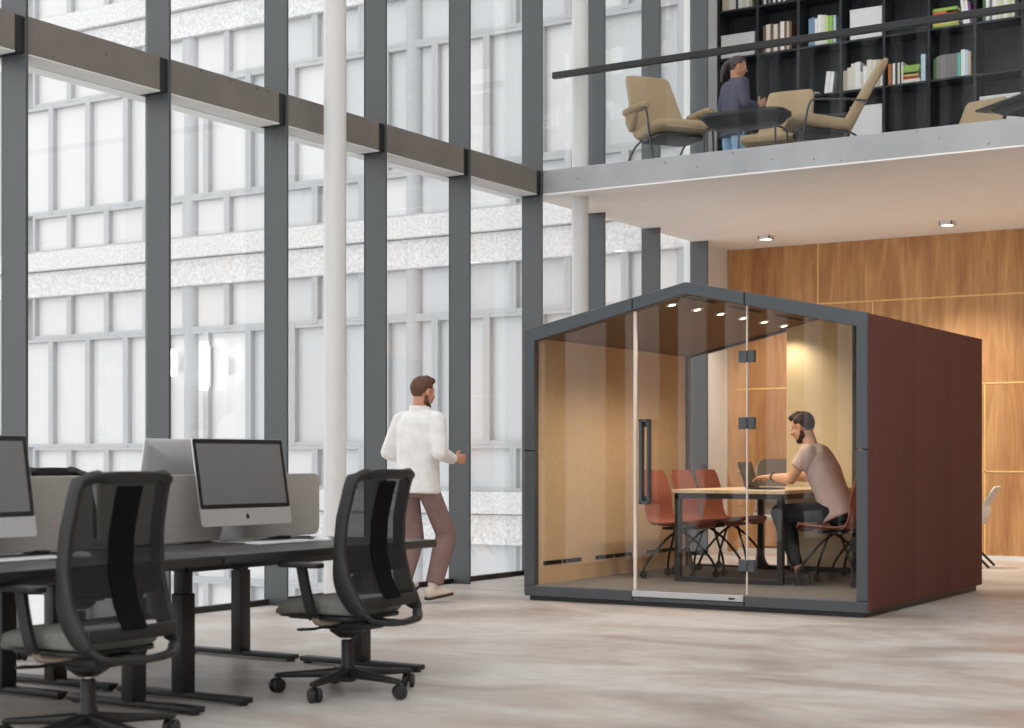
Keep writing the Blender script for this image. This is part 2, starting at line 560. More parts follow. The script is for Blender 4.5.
def place_win(kind, w, h, x, z, grey):
    key = (kind, round(h, 3), grey)
    if key not in protos:
        o = make_win(kind, w, h, M['ext_pane_reflect'] if grey else M['ext_pane'])
        protos[key] = o
    else:
        o = copy_tree(protos[key])
    o.parent = bld
    o.matrix_parent_inverse = Matrix.Translation((17, -EY, 0.17))
    o.location = (x, EY, z)
X_T, X_S = -21.715, -21.25
for s in range(-1, 3):
    zb = 0.66 + PITCH * s
    for k in range(-1, 14):
        xt, xs = X_T + WP * k, X_S + WP * k
        for kind, x, z, h in (('small_window', xs, zb, 0.70), ('tall_window', xt, zb + 0.70, 1.95), ('small_window', xs, zb + 2.65, 0.80)):
            if EX0 + 0.4 < x < EX1 - 0.4:
                # reflection painted as grey panes on some windows towards the right of the view
                grey = (x > -17.3 and random.random() < 0.75)
                place_win(kind, WP, h, x, z, grey)
for x in (-18.86, -14.24, -9.62, -23.48):
    inb(BM().cyl((x, EY + 0.09, -4.4), (x, EY + 0.09, 12.6), 0.16, seg=24).build('column', M['ext_frame']))

# ------------------------------------------------------------------ world
w = bpy.data.worlds.new('world')
sc.world = w
w.use_nodes = True
bg = w.node_tree.nodes['Background']
bg.inputs['Color'].default_value = (1.0, 1.0, 1.0, 1)
bg.inputs['Strength'].default_value = 2.1
# ------------------------------------------------------------------ meeting pod
PX0, PX1, PY0, PY1 = -6.73, -3.86, 11.0, 13.91
PXM = (PX0 + PX1) / 2
EZ, RZ = 2.183, 2.485            # eaves, ridge outside
IX0, IX1 = -6.64, -3.945
IEZ, IRZ = 2.088, 2.395          # inside of the front frame
FZ = 0.12
M['podframe'] = mat('dark grey lacquered frame', (70, 75, 79), 0.42, var=0.03, spec=0.5)
M['podfabric'] = mat('russet brown felt', (108, 70, 61), 0.95, var=0.10, scale=60, bump=0.25, bscale=260, spec=0.15)
M['podlining'] = mat('tan felt lining', (200, 172, 138), 0.9, var=0.05, scale=30, bump=0.15, bscale=200, spec=0.15)
M['podceil'] = mat('brown felt ceiling lining', (126, 106, 84), 0.9, var=0.05, scale=30, bump=0.15, bscale=200, spec=0.15)
M['podback'] = mat('beige back panel', (220, 206, 172), 0.8, var=0.03, scale=5, spec=0.2)
M['carpet'] = mat('grey carpet', (128, 124, 121), 0.95, var=0.16, scale=120, bump=0.4, bscale=300, spec=0.1)
M['steel'] = mat('brushed steel', (196, 198, 200), 0.35, metal=0.7, var=0.04)
M['edge'] = mat('pale frosted glass edge', (226, 214, 202), 0.3, var=0.02, spec=0.6)
M['lampwarm'] = emit('warm lit lens', (1.0, 0.80, 0.58), 9.0)
M['slot'] = mat('black vent slot', (14, 13, 12), 0.8, var=0.02)

pod = tag(empty('meeting_pod', (PXM, (PY0 + PY1) / 2, 0)), 'gabled glass fronted meeting pod with dark grey frame and russet brown felt sides', 'meeting pod')
POFF = Vector((PXM, (PY0 + PY1) / 2, 0))
def inp(o, par=None):
    if par is None:
        o.parent = pod
        o.matrix_parent_inverse = Matrix.Translation(-POFF)
    else:
        o.parent = par
    return o
def roof_z(x, e, r, x0=PX0, x1=PX1):
    xm = (x0 + x1) / 2
    t = 1 - abs(x - xm) / ((x1 - x0) / 2)
    return e + (r - e) * t
oz = lambda x: roof_z(x, EZ, RZ)
iz = lambda x: roof_z(x, IEZ, IRZ, IX0, IX1)
inp(BM().box((PX0 + .035, PY0 + .03, 0.0), (PX1 - .035, PY1 - .03, 0.045)).build('plinth', M['darkmetal'], smooth=0))
inp(BM().box((PX0 + .05, PY0 + .02, 0.045), (PX1 - .05, PY1 - .02, FZ)).build('pod_floor', M['carpet'], smooth=0))
# front frame in bolted lengths with fine joints between them
D0, D1, DZ = -5.751, -4.812, 1.205
g = 0.0035
FY1 = PY0 + 0.075
def fseg(poly):
    inp(BM().prism(poly, 'y', PY0, FY1, 0.004, seg=1).build('frame_length', M['podframe'], smooth=0))
fseg([(PX0, 0.035), (D0 - g, 0.035), (D0 - g, 0.115), (PX0, 0.115)])
fseg([(D0 + g, 0.035), (D1 - g, 0.035), (D1 - g, 0.07), (D0 + g, 0.07)])
fseg([(D1 + g, 0.035), (PX1, 0.035), (PX1, 0.115), (D1 + g, 0.115)])
fseg([(PX0, 0.119), (IX0, 0.119), (IX0, DZ - g), (PX0, DZ - g)])
fseg([(IX1, 0.119), (PX1, 0.119), (PX1, DZ - g), (IX1, DZ - g)])
fseg([(PX0, DZ + g), (IX0, DZ + g), (IX0, IEZ), (D0 - g, iz(D0 - g)), (D0 - g, oz(D0 - g)), (PX0, EZ)])
fseg([(PX1, DZ + g), (PX1, EZ), (D1 + g, oz(D1 + g)), (D1 + g, iz(D1 + g)), (IX1, IEZ), (IX1, DZ + g)])
fseg([(D0 + g, iz(D0 + g)), (PXM, IRZ), (D1 - g, iz(D1 - g)), (D1 - g, oz(D1 - g)), (PXM, RZ), (D0 + g, oz(D0 + g))])
# side walls: three felt panels a side, lining inside
ps = [PY0 + 0.004, 12.06, 13.02, PY1]
for sx in (0, 1):
    for a, bb in zip(ps, ps[1:]):
        x0, x1 = (PX0 - .008, PX0 + 0.002) if sx == 0 else (PX1 - 0.002, PX1 + .008)
        inp(BM().box((x0, a + .003, 0.05), (x1, bb - .003, EZ - .004), 0.006).build('side_panel', M['podfabric']))
IWX = -6.655
lw = inp(BM().box((IWX - 0.02, FY1, FZ), (IWX, PY1 - 0.08, 2.13)).build('lining_wall', M['podlining'], smooth=0))
for (a, bb) in ((11.17, 11.47), (11.49, 11.80), (12.05, 12.375), (12.395, 12.72), (13.03, 13.305), (13.325, 13.6)):
    inp(BM().box((IWX - 0.004, a, 0.272), (IWX + 0.004, bb, 0.305)).build('vent_slot', M['slot'], smooth=0), lw)
inp(BM().box((PX1 - 0.075, FY1, FZ), (PX1 - 0.055, PY1 - 0.08, 2.13)).build('lining_wall', M['podlining'], smooth=0))
# roof and ceiling lining
CEZ, CRZ = 2.112, 2.415
for sx, (xa, xb) in enumerate(((PX0 + .03, PXM), (PXM, PX1 - .03))):
    za, zb = (EZ - .01, RZ - .01) if sx == 0 else (RZ - .01, EZ - .01)
    inp(BM().prism([(xa, za - .03), (xb, zb - .03), (xb, zb), (xa, za)], 'y', FY1 - .02, PY1 - .02).build('roof_panel', M['podframe'], smooth=0))
    za, zb = (CEZ, CRZ) if sx == 0 else (CRZ, CEZ)
    cl = inp(BM().prism([(xa + .03, za), (xb, zb), (xb, zb + .018), (xa + .03, za + .018)], 'y', FY1, PY1 - .06).build('ceiling_lining', M['podceil'], smooth=0))
    if sx == 0:
        sl = math.atan2(CRZ - CEZ, PXM - (PX0 + .06))
        def onc(x, y, dz=0.0):
            return Matrix.Translation((x, y, CEZ + (x - (PX0 + .06)) * math.tan(sl) + dz)) @ Matrix.Rotation(-sl, 4, 'Y')
        for k in range(6):
            y = 11.33 + 0.46 * k
            fx = BM()
            fx.lathe([(0.03, -0.006), (0.052, -0.006), (0.054, 0.0), (0.03, 0.002)], 20, onc(-5.57, y))
            d = inp(fx.build('downlight', M['steel']), cl)
            inp(BM().lathe([(0.001, -0.009), (0.026, -0.009), (0.026, 0.001), (0.001, 0.001)], 20, onc(-5.57, y)).build('downlight_lens', M['lampwarm']), cl)
            L = bpy.data.lights.new('pod_light', 'SPOT')
            L.energy = 36 if k < 4 else 17; L.color = (1.0, 0.84, 0.64); L.spot_size = math.radians(135); L.spot_blend = 0.8; L.shadow_soft_size = 0.03
            lo = bpy.data.objects.new('pod_light', L); COL.objects.link(lo)
            lo.location = (-5.57, y, CEZ + 1.08 * math.tan(sl) - 0.03)
        for (a, bb) in ((11.17, 11.75), (12.05, 12.68), (13.02, 13.65)):
            t = BM()
            t.box((-0.018, a, -0.004), (0.018, (a + bb) / 2 - .008, 0.003), M=onc(-5.39, 0))
            t.box((-0.018, (a + bb) / 2 + .008, -0.004), (0.018, bb, 0.003), M=onc(-5.39, 0))
            inp(t.build('vent_slot', M['slot'], smooth=0), cl)
# rear: glass, middle panel, glass
RG0, RG1 = -5.63, -5.0
rz = lambda x: roof_z(x, CEZ, CRZ, PX0 + .06, PX1 - .06) + 0.01
def rear_bar(poly):
    inp(BM().prism(poly, 'y', PY1 - 0.075, PY1 - 0.01).build('rear_frame_length', M['podframe'], smooth=0))
rear_bar([(PX0 + .03, FZ), (IWX + .022, FZ), (IWX + .022, rz(IWX + .02)), (PX0 + .03, rz(PX0 + .06))])
rear_bar([(PX1 - .08, FZ), (PX1 - .03, FZ), (PX1 - .03, rz(PX1 - .06)), (PX1 - .08, rz(PX1 - .08))])
rear_bar([(IWX + .022, FZ - .02), (RG0, FZ - .02), (RG0, FZ + .02), (IWX + .022, FZ + .02)])
rear_bar([(RG1, FZ - .02), (PX1 - .08, FZ - .02), (PX1 - .08, FZ + .02), (RG1, FZ + .02)])
rear_bar([(IWX + .022, rz(IWX + .022) - .03), (RG0, rz(RG0) - .03), (RG0, rz(RG0) + .03), (IWX + .022, rz(IWX + .022) + .03)])
rear_bar([(RG1, rz(RG1) - .03), (PX1 - .08, rz(PX1 - .08) - .03), (PX1 - .08, rz(PX1 - .08) + .03), (RG1, rz(RG1) + .03)])
rear_bar([(RG1, FZ + .02), (RG1 + .035, FZ + .02), (RG1 + .035, rz(RG1 + .035) - .03), (RG1, rz(RG1) - .03)])
inp(BM().prism([(RG0, FZ), (RG1, FZ), (RG1, rz(RG1)), (PXM, rz(PXM)), (RG0, rz(RG0))], 'y', PY1 - 0.07, PY1 - 0.02).build('rear_panel', M['podback'], smooth=0))
inp(BM().prism([(IWX + .02, FZ + .02), (RG0 + .0, FZ + .02), (RG0, rz(RG0)), (IWX + .02, rz(IWX + .02))], 'y', PY1 - 0.06, PY1 - 0.05).build('rear_pane', M['podglass'], smooth=0))
inp(BM().prism([(RG1 + .035, FZ + .02), (PX1 - .08, FZ + .02), (PX1 - .08, rz(PX1 - .08)), (RG1 + .035, rz(RG1 + .03))], 'y', PY1 - 0.06, PY1 - 0.05).build('rear_pane', M['podglass'], smooth=0))
# front panes and door
GY0, GY1 = PY0 + 0.05, PY0 + 0.062
inp(BM().prism([(IX0, .115), (D0 - .006, .115), (D0 - .006, iz(D0)), (IX0, IEZ)], 'y', GY0, GY1).build('front_pane', M['podglass'], smooth=0))
inp(BM().prism([(D1 + .004, .115), (IX1, .115), (IX1, IEZ), (D1 + .004, iz(D1))], 'y', GY0, GY1).build('front_pane', M['podglass'], smooth=0))
door = inp(BM().prism([(D0 + .006, .122), (D1 - .004, .122), (D1 - .004, iz(D1) - .004), (PXM, IRZ - .006), (D0 + .006, iz(D0) - .004)], 'y', GY0, GY1).build('glass_door', M['podglass'], smooth=0))
inp(BM().box((D0 - .013, GY0 - .004, .118), (D0 + .013, GY1 + .004, iz(D0) - .002), 0.003, seg=1).build('edge_seal', M['edge'], smooth=0), door)
inp(BM().box((D1 - .005, GY0 - .003, .118), (D1 + .005, GY1 + .003, iz(D1) - .002), 0.002, seg=1).build('edge_seal', M['edge'], smooth=0), door)
for z in (1.905, 1.406, 0.34):
    t = BM()
    t.box((D1 - .065, GY0 - .012, z - .045), (D1 - .006, GY1 + .012, z + .045), 0.004, seg=1)
    t.box((D1 + .006, GY0 - .012, z - .045), (D1 + .065, GY1 + .012, z + .045), 0.004, seg=1)
    t.cyl((D1, GY0 - .014, z - .04), (D1, GY0 - .014, z + .04), 0.009, seg=12)
    inp(t.build('hinge', M['podframe']), door)
h = BM()
hx0, hx1, hz0, hz1 = -5.664, -5.578, 0.79, 1.445
for (y0, y1) in ((PY0 - .03, PY0 - .005),):
    h.box((hx0, y0 - .03, hz0), (hx0 + .026, y1, hz1), 0.004, seg=1)
    h.box((hx1 - .018, y0 - .03, hz0), (hx1, y1, hz1), 0.004, seg=1)
    h.box((hx0, y0 - .03, hz0), (hx1, y1, hz0 + .022), 0.004, seg=1)
    h.box((hx0, y0 - .03, hz1 - .022), (hx1, y1, hz1), 0.004, seg=1)
h.box((hx0, y1 - .012, hz0 + .02), (hx0 + .05, GY0, hz0 + .06)); h.box((hx0, y1 - .012, hz1 - .06), (hx0 + .05, GY0, hz1 - .02))
inp(h.build('door_handle', M['podframe'], smooth=0), door)
th = inp(BM().box((D0 + .004, PY0 - .012, 0.072), (D1 - .004, PY0 + .1, 0.118), 0.003, seg=1).build('threshold', M['steel'], smooth=0))
inp(BM().box((D1 - .12, PY0 - .0135, .085), (D1 - .07, PY0 - .011, .1)).build('name_plate', M['darkmetal'], smooth=0), th)

# ------------------------------------------------------------------ pod furniture
M['terracotta'] = mat('terracotta moulded shell', (142, 80, 62), 0.55, var=0.05, scale=12)
M['chairleg'] = mat('dark grey chair tube', (48, 47, 46), 0.4, metal=0.3, var=0.05)
TX0, TX1, TY0, TY1, TZ = -5.90, -4.90, 12.0, 13.81, FZ + 0.765
tb = tag(empty('meeting_table', ((TX0 + TX1) / 2, (TY0 + TY1) / 2, FZ + .001)), 'meeting table with pale maple top and black steel loop legs inside the pod', 'table')
TW, TL = (TX1 - TX0) / 2, (TY1 - TY0) / 2
BM().box((-TW, -TL, 0.733), (TW, TL, 0.765), 0.004, seg=1).build('tabletop', M['lighttop'], tb, smooth=0)
q = BM()
q.box((-TW + .02, -TL + .01, 0.69), (TW - .02, -TL + .05, 0.732)); q.box((-TW + .02, TL - .05, 0.69), (TW - .02, TL - .01, 0.732))
q.box((-TW + .02, -TL + .01, 0.69), (-TW + .06, TL - .01, 0.732)); q.box((TW - .06, -TL + .01, 0.69), (TW - .02, TL - .01, 0.732))
q.build('apron', M['darkmetal'], tb, smooth=0)
for sy in (-1, 1):
    y0, y1 = (-TL + .01, -TL + .06) if sy < 0 else (TL - .06, TL - .01)
    BM().box((-TW + .02, y0, 0), (-TW + .07, y1, 0.7), .002, seg=1).build('leg', M['darkmetal'], tb, smooth=0)
    BM().box((TW - .07, y0, 0), (TW - .02, y1, 0.7), .002, seg=1).build('leg', M['darkmetal'], tb, smooth=0)
    BM().box((-TW + .07, y0, 0), (TW - .07, y1, 0.04), .002, seg=1).build('foot_bar', M['darkmetal'], tb, smooth=0)

def shell_grid(w, seat_d, back_h, rake=0.12, seat_z=0.46):
    """side profile swept across the width: local +Y is the front"""
    prof = [(seat_d * .52, seat_z - .035), (seat_d * .46, seat_z), (seat_d * .2, seat_z - .008), (-seat_d * .15, seat_z - .018), (-seat_d * .36, seat_z - .005),
            (-seat_d * .47, seat_z + .05), (-seat_d * .52, seat_z + .14), (-seat_d * .54, seat_z + back_h * .55), (-seat_d * .54 - rake * .5, seat_z + back_h)]
    pr = smoothpath([(0, a, b) for a, b in prof], 4)
    n = len(pr)
    G = []
    for i, p in enumerate(pr):
        t = i / (n - 1)
        hw = w / 2
        if t < 0.12: hw *= 0.86 + 0.14 * math.sin(t / 0.12 * PI / 2)
        if t > 0.9: hw *= 0.80 + 0.20 * math.sqrt(max(0, 1 - ((t - 0.9) / 0.1) ** 2))
        elif t > 0.55: hw *= 1.0 - 0.0 * t
        row = []
        for j in range(13):
            u = -1 + 2 * j / 12
            cup = 0.028 * abs(u) ** 3
            up = Vector((0, 0, 1)) if t < .5 else Vector((0, 1, 0))
            row.append(Vector((u * hw, p.y, p.z)) + up * cup)
        G.append(row)
    return G

def make_pod_chair():
    r = empty('meeting_chair')
    b = BM(); b.sheet(shell_grid(0.47, 0.46, 0.46), 0.012)
    b.build('shell', M['terracotta'], r, smooth=60)
    q = BM(); q.box((-.12, -.11, .415), (.12, .11, .437), .006)
    q.build('seat_plate', M['chairleg'], r)
    for sx in (-1, 1):
        for sy in (-1, 1):
            # each bent tube starts under the opposite side of the seat and ends at its caster
            p = smoothpath([(-sx * .06, sy * .02, .42), (sx * .06, sy * .10, .33), (sx * .17, sy * .20, .17), (sx * .215, sy * .235, .065)], 6)
            l = BM().tube(p, .011, 10).build('leg', M['chairleg'], r)
            c = BM()
            c.cyl((sx * .215 - .012, sy * .235, .03), (sx * .215 + .012, sy * .235, .03), .03, seg=20)
            c.box((sx * .215 - .018, sy * .235 - .014, .028), (sx * .215 + .018, sy * .235 + .014, .068), .006)
            c.build('caster', M['black'], l)
    return r
GRPM = 'terracotta shell chairs in the pod'
pc = make_pod_chair()
spots = [(-5.99, 12.34, -PI / 2 - .04, 'terracotta shell chair on the glazed side of the pod table, closest to the door handle'),
         (-5.99, 12.92, -PI / 2 + .03, 'terracotta shell chair in the middle of the three facing the seated man'),
         (-6.02, 13.50, -PI / 2, 'terracotta shell chair behind the laptop screen, farthest in of the three'),
         (-4.60, 12.33, PI / 2, 'brownish terracotta shell chair the man in the pod sits on'),
         (-4.62, 13.10, PI / 2 + .1, 'terracotta shell chair beyond the seated man, mostly hidden by him')]
for i, (x, y, a, lab) in enumerate(spots):
    o = pc if i == 0 else copy_tree(pc)
    o.location = (x, y, FZ + .001); o.rotation_euler = (0, 0, a)
    tag(o, lab, 'chair', GRPM)

# laptop
lp = tag(empty('laptop', (-5.24, 12.42, TZ + .0005), PI / 2 + 0.06), 'open dark laptop on the pale table in front of the seated man', 'laptop')
M['laptop'] = mat('dark grey laptop shell', (52, 52, 53), 0.4, metal=0.3, var=0.03)
M['screenblack'] = mat('glossy dark screen', (16, 17, 18), 0.12, var=0.02, spec=0.6)
# local +Y points away from the user
BM().box((-.165, -.115, 0), (.165, .115, .014), .004).build('keyboard_base', M['laptop'], lp)
RM = Matrix.Translation((0, .115, .012)) @ Matrix.Rotation(math.radians(-18), 4, 'X')
BM().box((-.165, -.004, 0), (.165, .004, .225), .003, M=RM).build('lid', M['laptop'], lp)
BM().box((-.155, -.0055, .012), (.155, -.004, .215), M=RM).build('screen', M['screenblack'], lp, smooth=0)
k = BM()
for r_ in range(5):
    for c_ in range(12):
        k.box((-.14 + c_ * .0235, -.03 + r_ * .024, .014), (-.12 + c_ * .0235, -.01 + r_ * .024, .0155))
k.build('keys', M['black'], lp, smooth=0)

# side chairs outside the pod: pale shell, taupe pad, dark legs
M['paleshell'] = mat('pale grey shell', (206, 202, 196), 0.6, var=0.03)
M['taupe'] = mat('taupe upholstery', (156, 140, 122), 0.9, var=0.08, scale=50, bump=0.15, bscale=200, spec=0.2)
def make_side_chair(seat_z, back_h, w=0.44, pad=True):
    r = empty('side_chair')
    b = BM(); b.sheet(shell_grid(w, 0.44, back_h, 0.2, seat_z), 0.016)
    b.build('shell', M['paleshell'], r, smooth=60)
    if pad:
        G = shell_grid(w * .93, 0.42, back_h * .97, 0.19, seat_z)
        G = [[p + Vector((0, .022, .02)) for p in row] for row in G]
        BM().sheet(G[8:], 0.026).build('pad', M['taupe'], r, smooth=60)
    for sx in (-1, 1):
        BM().tube([(sx * .16, .16, seat_z - .03), (sx * .2, -.25, 0.008)], .014, 10).build('leg', M['darkmetal'], r)
        BM().tube([(sx * .17, -.2, seat_z + .12), (sx * .16, -.1, seat_z - .02), (sx * .19, .2, 0.008)], .014, 10).build('leg', M['darkmetal'], r)
    BM().tube([(-.185, -.12, seat_z * .42), (.185, -.12, seat_z * .42)], .008, 8).build('crossbar', M['darkmetal'], r)
    return r
s1 = make_side_chair(0.56, 0.57)
s1.location = (-6.32, 15.25, 0); s1.rotation_euler = (0, 0, PI + .35)
tag(s1, 'tall pale shell chair with taupe pad seen through the rear pod glass', 'chair')
s2 = make_side_chair(0.45, 0.40, pad=False)
s2.location = (-4.83, 16.88, 0); s2.rotation_euler = (0, 0, PI / 2 + .12)
tag(s2, 'pale shell chair with thin black legs beside the pod by the oak wall', 'chair')

# recessed square lights under the balcony
M['lampwhite'] = emit('cool lit diffuser', (1.0, 0.96, 0.9), 6.0)
for i, (x, y, lab) in enumerate(((-7.25, 17.2, 'small square ceiling light under the balcony near the white pier'), (-5.14, 17.2, 'small square ceiling light under the balcony above the pod roof'),
                                 (-3.03, 17.2, 'small square ceiling light under the balcony, first added one unseen past the right edge'), (-0.92, 17.2, 'small square ceiling light under the balcony, second added one unseen past the right edge'))):  # last two are unseen, added to brighten the soffit and floor
    r = tag(empty('ceiling_light', (x, y, 3.72)), lab, 'ceiling light', 'square lights under the balcony')
    f = BM()
    for a in range(4):
        f.box((-.07, .058, -.045), (.07, .07, 0), M=Matrix.Rotation(a * PI / 2, 4, 'Z'))
    f.build('housing', M['white'], r, smooth=0)
    BM().box((-.058, -.058, -.04), (.058, .058, -.03)).build('diffuser', M['lampwhite'], r, smooth=0)
    L = bpy.data.lights.new('soffit_light', 'SPOT'); L.energy = 290; L.color = (1, .91, .79); L.spot_size = math.radians(105); L.spot_blend = .9; L.shadow_soft_size = .06
    lo = bpy.data.objects.new('soffit_light', L); COL.objects.link(lo); lo.location = (x, y, 3.65)
# ------------------------------------------------------------------ desks
M['desktop'] = mat('black laminate desktop', (44, 43, 42), 0.4, var=0.04, scale=20)
M['felt'] = mat('warm grey felt', (172, 166, 160), 0.95, var=0.07, scale=70, bump=0.15, bscale=250, spec=0.1)
M['alu'] = mat('satin aluminium', (202, 202, 202), 0.28, metal=0.55, var=0.02)
M['bezel'] = mat('black glass bezel', (18, 18, 19), 0.15, var=0.02, spec=0.6)
M['screen'] = mat('switched off glossy grey screen', (116, 116, 116), 0.10, var=0.02, spec=0.7)
M['whiteplastic'] = mat('white plastic', (226, 226, 226), 0.4, var=0.02)
M['keyline'] = mat('pale grey keys', (205, 205, 206), 0.5, var=0.02)
DZT = 0.70
def make_desk():
    """local +Y towards the sitter, width along X"""
    r = empty('sit_stand_desk')
    BM().box((-.84, -.40, DZT - .042), (.84, .40, DZT), .006).build('tabletop', M['desktop'], r)
    q = BM(); q.box((-.70, -.05, DZT - .10), (.70, .05, DZT - .044), .004); q.box((-.70, -.30, DZT - .062), (-.62, .30, DZT - .043)); q.box((.62, -.30, DZT - .062), (.70, .30, DZT - .043))
    q.build('underframe', M['darkmetal'], r)
    for sx in (-1, 1):
        l = BM()
        l.box((sx * .69 - .045, -.035, .03), (sx * .69 + .045, .035, .50), .004)
        l.box((sx * .69 - .036, -.028, .50), (sx * .69 + .036, .028, DZT - .044), .003)
        lo = l.build('leg', M['darkmetal'], r)
        f = BM(); f.box((sx * .69 - .035, -.405, .010), (sx * .69 + .035, .405, .038), .006)
        for sy in (-1, 1):
            f.cyl((sx * .69, sy * .37, 0), (sx * .69, sy * .37, .012), .025, seg=16)
        f.build('foot', M['darkmetal'], lo)
    return r
GD = 'black sit stand desks in two facing rows'
dk = make_desk()
for i, (x, y, a, lab) in enumerate(((-5.305, 6.27, -PI / 2, 'black sit stand desk in the near row, the one with the whole monitor in view'),
                                    (-6.17, 6.27, PI / 2, 'black sit stand desk in the far row, holding the monitor seen from behind'),
                                    (-5.305, 4.57, -PI / 2, 'black sit stand desk in the near row, cut by the left edge of the picture'),
                                    (-6.17, 4.57, PI / 2, 'black sit stand desk in the far row, behind the monitor cut by the picture edge'))):
    o = dk if i == 0 else copy_tree(dk)
    o.location = (x, y, 0); o.rotation_euler = (0, 0, a)
    tag(o, lab, 'desk', GD)
def divider(y0, y1, lab):
    c = (y0 + y1) / 2
    t = BM()
    t.prism(rrect(y1 - y0, 0.345, .05, 6, 0, 0.8825), 'x', -.013, .013, .003, seg=1)
    o = t.build('desk_divider', M['felt'], loc=(-5.7375, c, 0))
    for sy in (-.5, .5):
        BM().box((-.06, sy - .03, .7008), (.06, sy + .03, .715), .003).build('clamp', M['darkmetal'], o)
    tag(o, lab, 'desk divider')
divider(5.455, 7.125, 'warm grey felt desk divider behind the whole monitor in view')
divider(3.74, 5.41, 'warm grey felt desk divider behind the monitor cut by the left edge')

def make_monitor():
    """screen faces local +Y, width along X, origin under the stand on the desk"""
    r = empty('desktop_computer')
    tilt = Matrix.Translation((0, 0, .09)) @ Matrix.Rotation(math.radians(10), 4, 'X')
    W, Hh = .655, .455
    # thin edged body bulging at the back
    secs = []
    b = BM()
    out = rrect(W, Hh, .016, 4, 0, Hh / 2)
    t = bmesh.new()
    rings = []
    for (k, dy) in ((1.0, .004), (1.0, -.003), (.985, -.006), (.80, -.022), (.5, -.034), (.2, -.038)):
        rings.append([t.verts.new((p[0] * k, dy, Hh / 2 + (p[1] - Hh / 2) * k)) for p in out])
    n = len(out)
    for A, B in zip(rings, rings[1:]):
        for i in range(n):
            t.faces.new([A[i], A[(i + 1) % n], B[(i + 1) % n], B[i]])
    t.faces.new(rings[0]); t.faces.new(list(reversed(rings[-1])))
    bmesh.ops.recalc_face_normals(t, faces=t.faces)
    b._take(t, tilt)
    body = b.build('body', M['alu'], r, smooth=25)
    BM().prism(rrect(W - .004, Hh - .092, .012, 4, 0, .09 + (Hh - .092) / 2), 'y', .003, .0052, M=tilt).build('bezel', M['bezel'], body, smooth=0)
    BM().box((-W / 2 + .024, .0052, .09 + .022), (W / 2 - .024, .0062, Hh - .026), M=tilt).build('screen', M['screen'], body, smooth=0)
    # small dark fruit shaped mark on the chin: bitten round body and leaf
    lg = BM()
    pts = []
    for k in range(28):
        a = 2 * PI * k / 28
        rr = .0125 * (1 - .10 * abs(math.cos(a)) ** 8 + .03 * math.sin(2 * a) ** 2)
        x, z = rr * math.cos(a), rr * 1.05 * math.sin(a)
        if abs(k - 4) < 9 and (x - .0155) ** 2 + (z - .002) ** 2 < .0065 ** 2:
            dx, dz = x - .0155, z - .002
            d = math.hypot(dx, dz) or 1
            x, z = .0155 - .0065 * abs(dx) / d, .002 + .0065 * dz / d
        if abs(x) < .003 and z > 0: z -= .002
        pts.append((x, z + .047))
    lg.prism(pts, 'y', .0040, .0048, M=tilt)
    lg.prism([(0.0, .0615), (.002, .0665), (.006, .0695), (.0055, .0655), (.003, .0625)], 'y', .0040, .0048, M=tilt)
    lg.build('logo', M['bezel'], body, smooth=0)
    # foot and neck: a bent aluminium plate
    s = BM()
    s.box((-.10, -.13, 0), (.10, .07, .006), .002, seg=1)
    s.prism([(-.13, .004), (-.122, .004), (-.045, .27), (-.055, .27)], 'x', -.085, .085)
    s.build('stand', M['alu'], r, smooth=30)
    return r
GM = 'desktop computers on the desks'
mn = make_monitor()
for i, (x, y, a, lab) in enumerate(((-5.56, 6.33, -PI / 2 - .06, 'desktop computer with silver chin, whole screen in view on the near desk row'),
                                    (-5.56, 4.575, -PI / 2 - .06, 'desktop computer with silver chin, cut by the left edge of the picture'),
                                    (-5.93, 6.22, PI / 2 - .04, 'silver desktop computer seen from behind over the felt divider'))):
    o = mn if i == 0 else copy_tree(mn)
    o.location = (x, y, DZT + .001); o.rotation_euler = (0, 0, a)
    tag(o, lab, 'computer', GM)
def make_keyboard():
    b = BM(); b.box((-.21, -.058, 0), (.21, .058, .007), .003)
    o = b.build('keyboard', M['whiteplastic'])
    k = BM()
    for r_ in range(5):
        for c_ in range(19):
            k.box((-.203 + c_ * .0214, -.05 + r_ * .0205, .007), (-.203 + c_ * .0214 + .018, -.05 + r_ * .0205 + .017, .0095))
    k.build('keys', M['keyline'], o, smooth=0)
    return o
def make_mouse():
    b = BM(); b.ell((0, 0, .004), (.031, .057, .020), sub=3, fn=lambda c: 1.0)
    t = b.b
    for v in t.verts:
        if v.co.z < 0: v.co.z = 0
    o = b.build('computer_mouse', M['whiteplastic'])
    BM().box((-.003, .022, .0195), (.003, .032, .0245), .002).build('scroll_wheel', M['keyline'], o)
    return o
kb = make_keyboard(); ms = make_mouse()
for i, (x, y, lab) in enumerate(((-5.40, 6.40, 'slim white keyboard in front of the whole monitor in view'), (-5.40, 4.69, 'slim white keyboard in front of the monitor cut by the left edge'))):
    o = kb if i == 0 else copy_tree(kb)
    o.location = (x, y, DZT + .001); o.rotation_euler = (0, 0, -PI / 2 - .03); tag(o, lab, 'keyboard', 'white keyboards on the desks')
for i, (x, y, lab) in enumerate(((-5.36, 6.69, 'white computer mouse near the far end of the desk row'), (-5.36, 5.0, 'white computer mouse beside the near black chair back'))):
    o = ms if i == 0 else copy_tree(ms)
    o.location = (x, y, DZT + .001); o.rotation_euler = (0, 0, PI / 2); tag(o, lab, 'computer mouse', 'white mice on the desks')

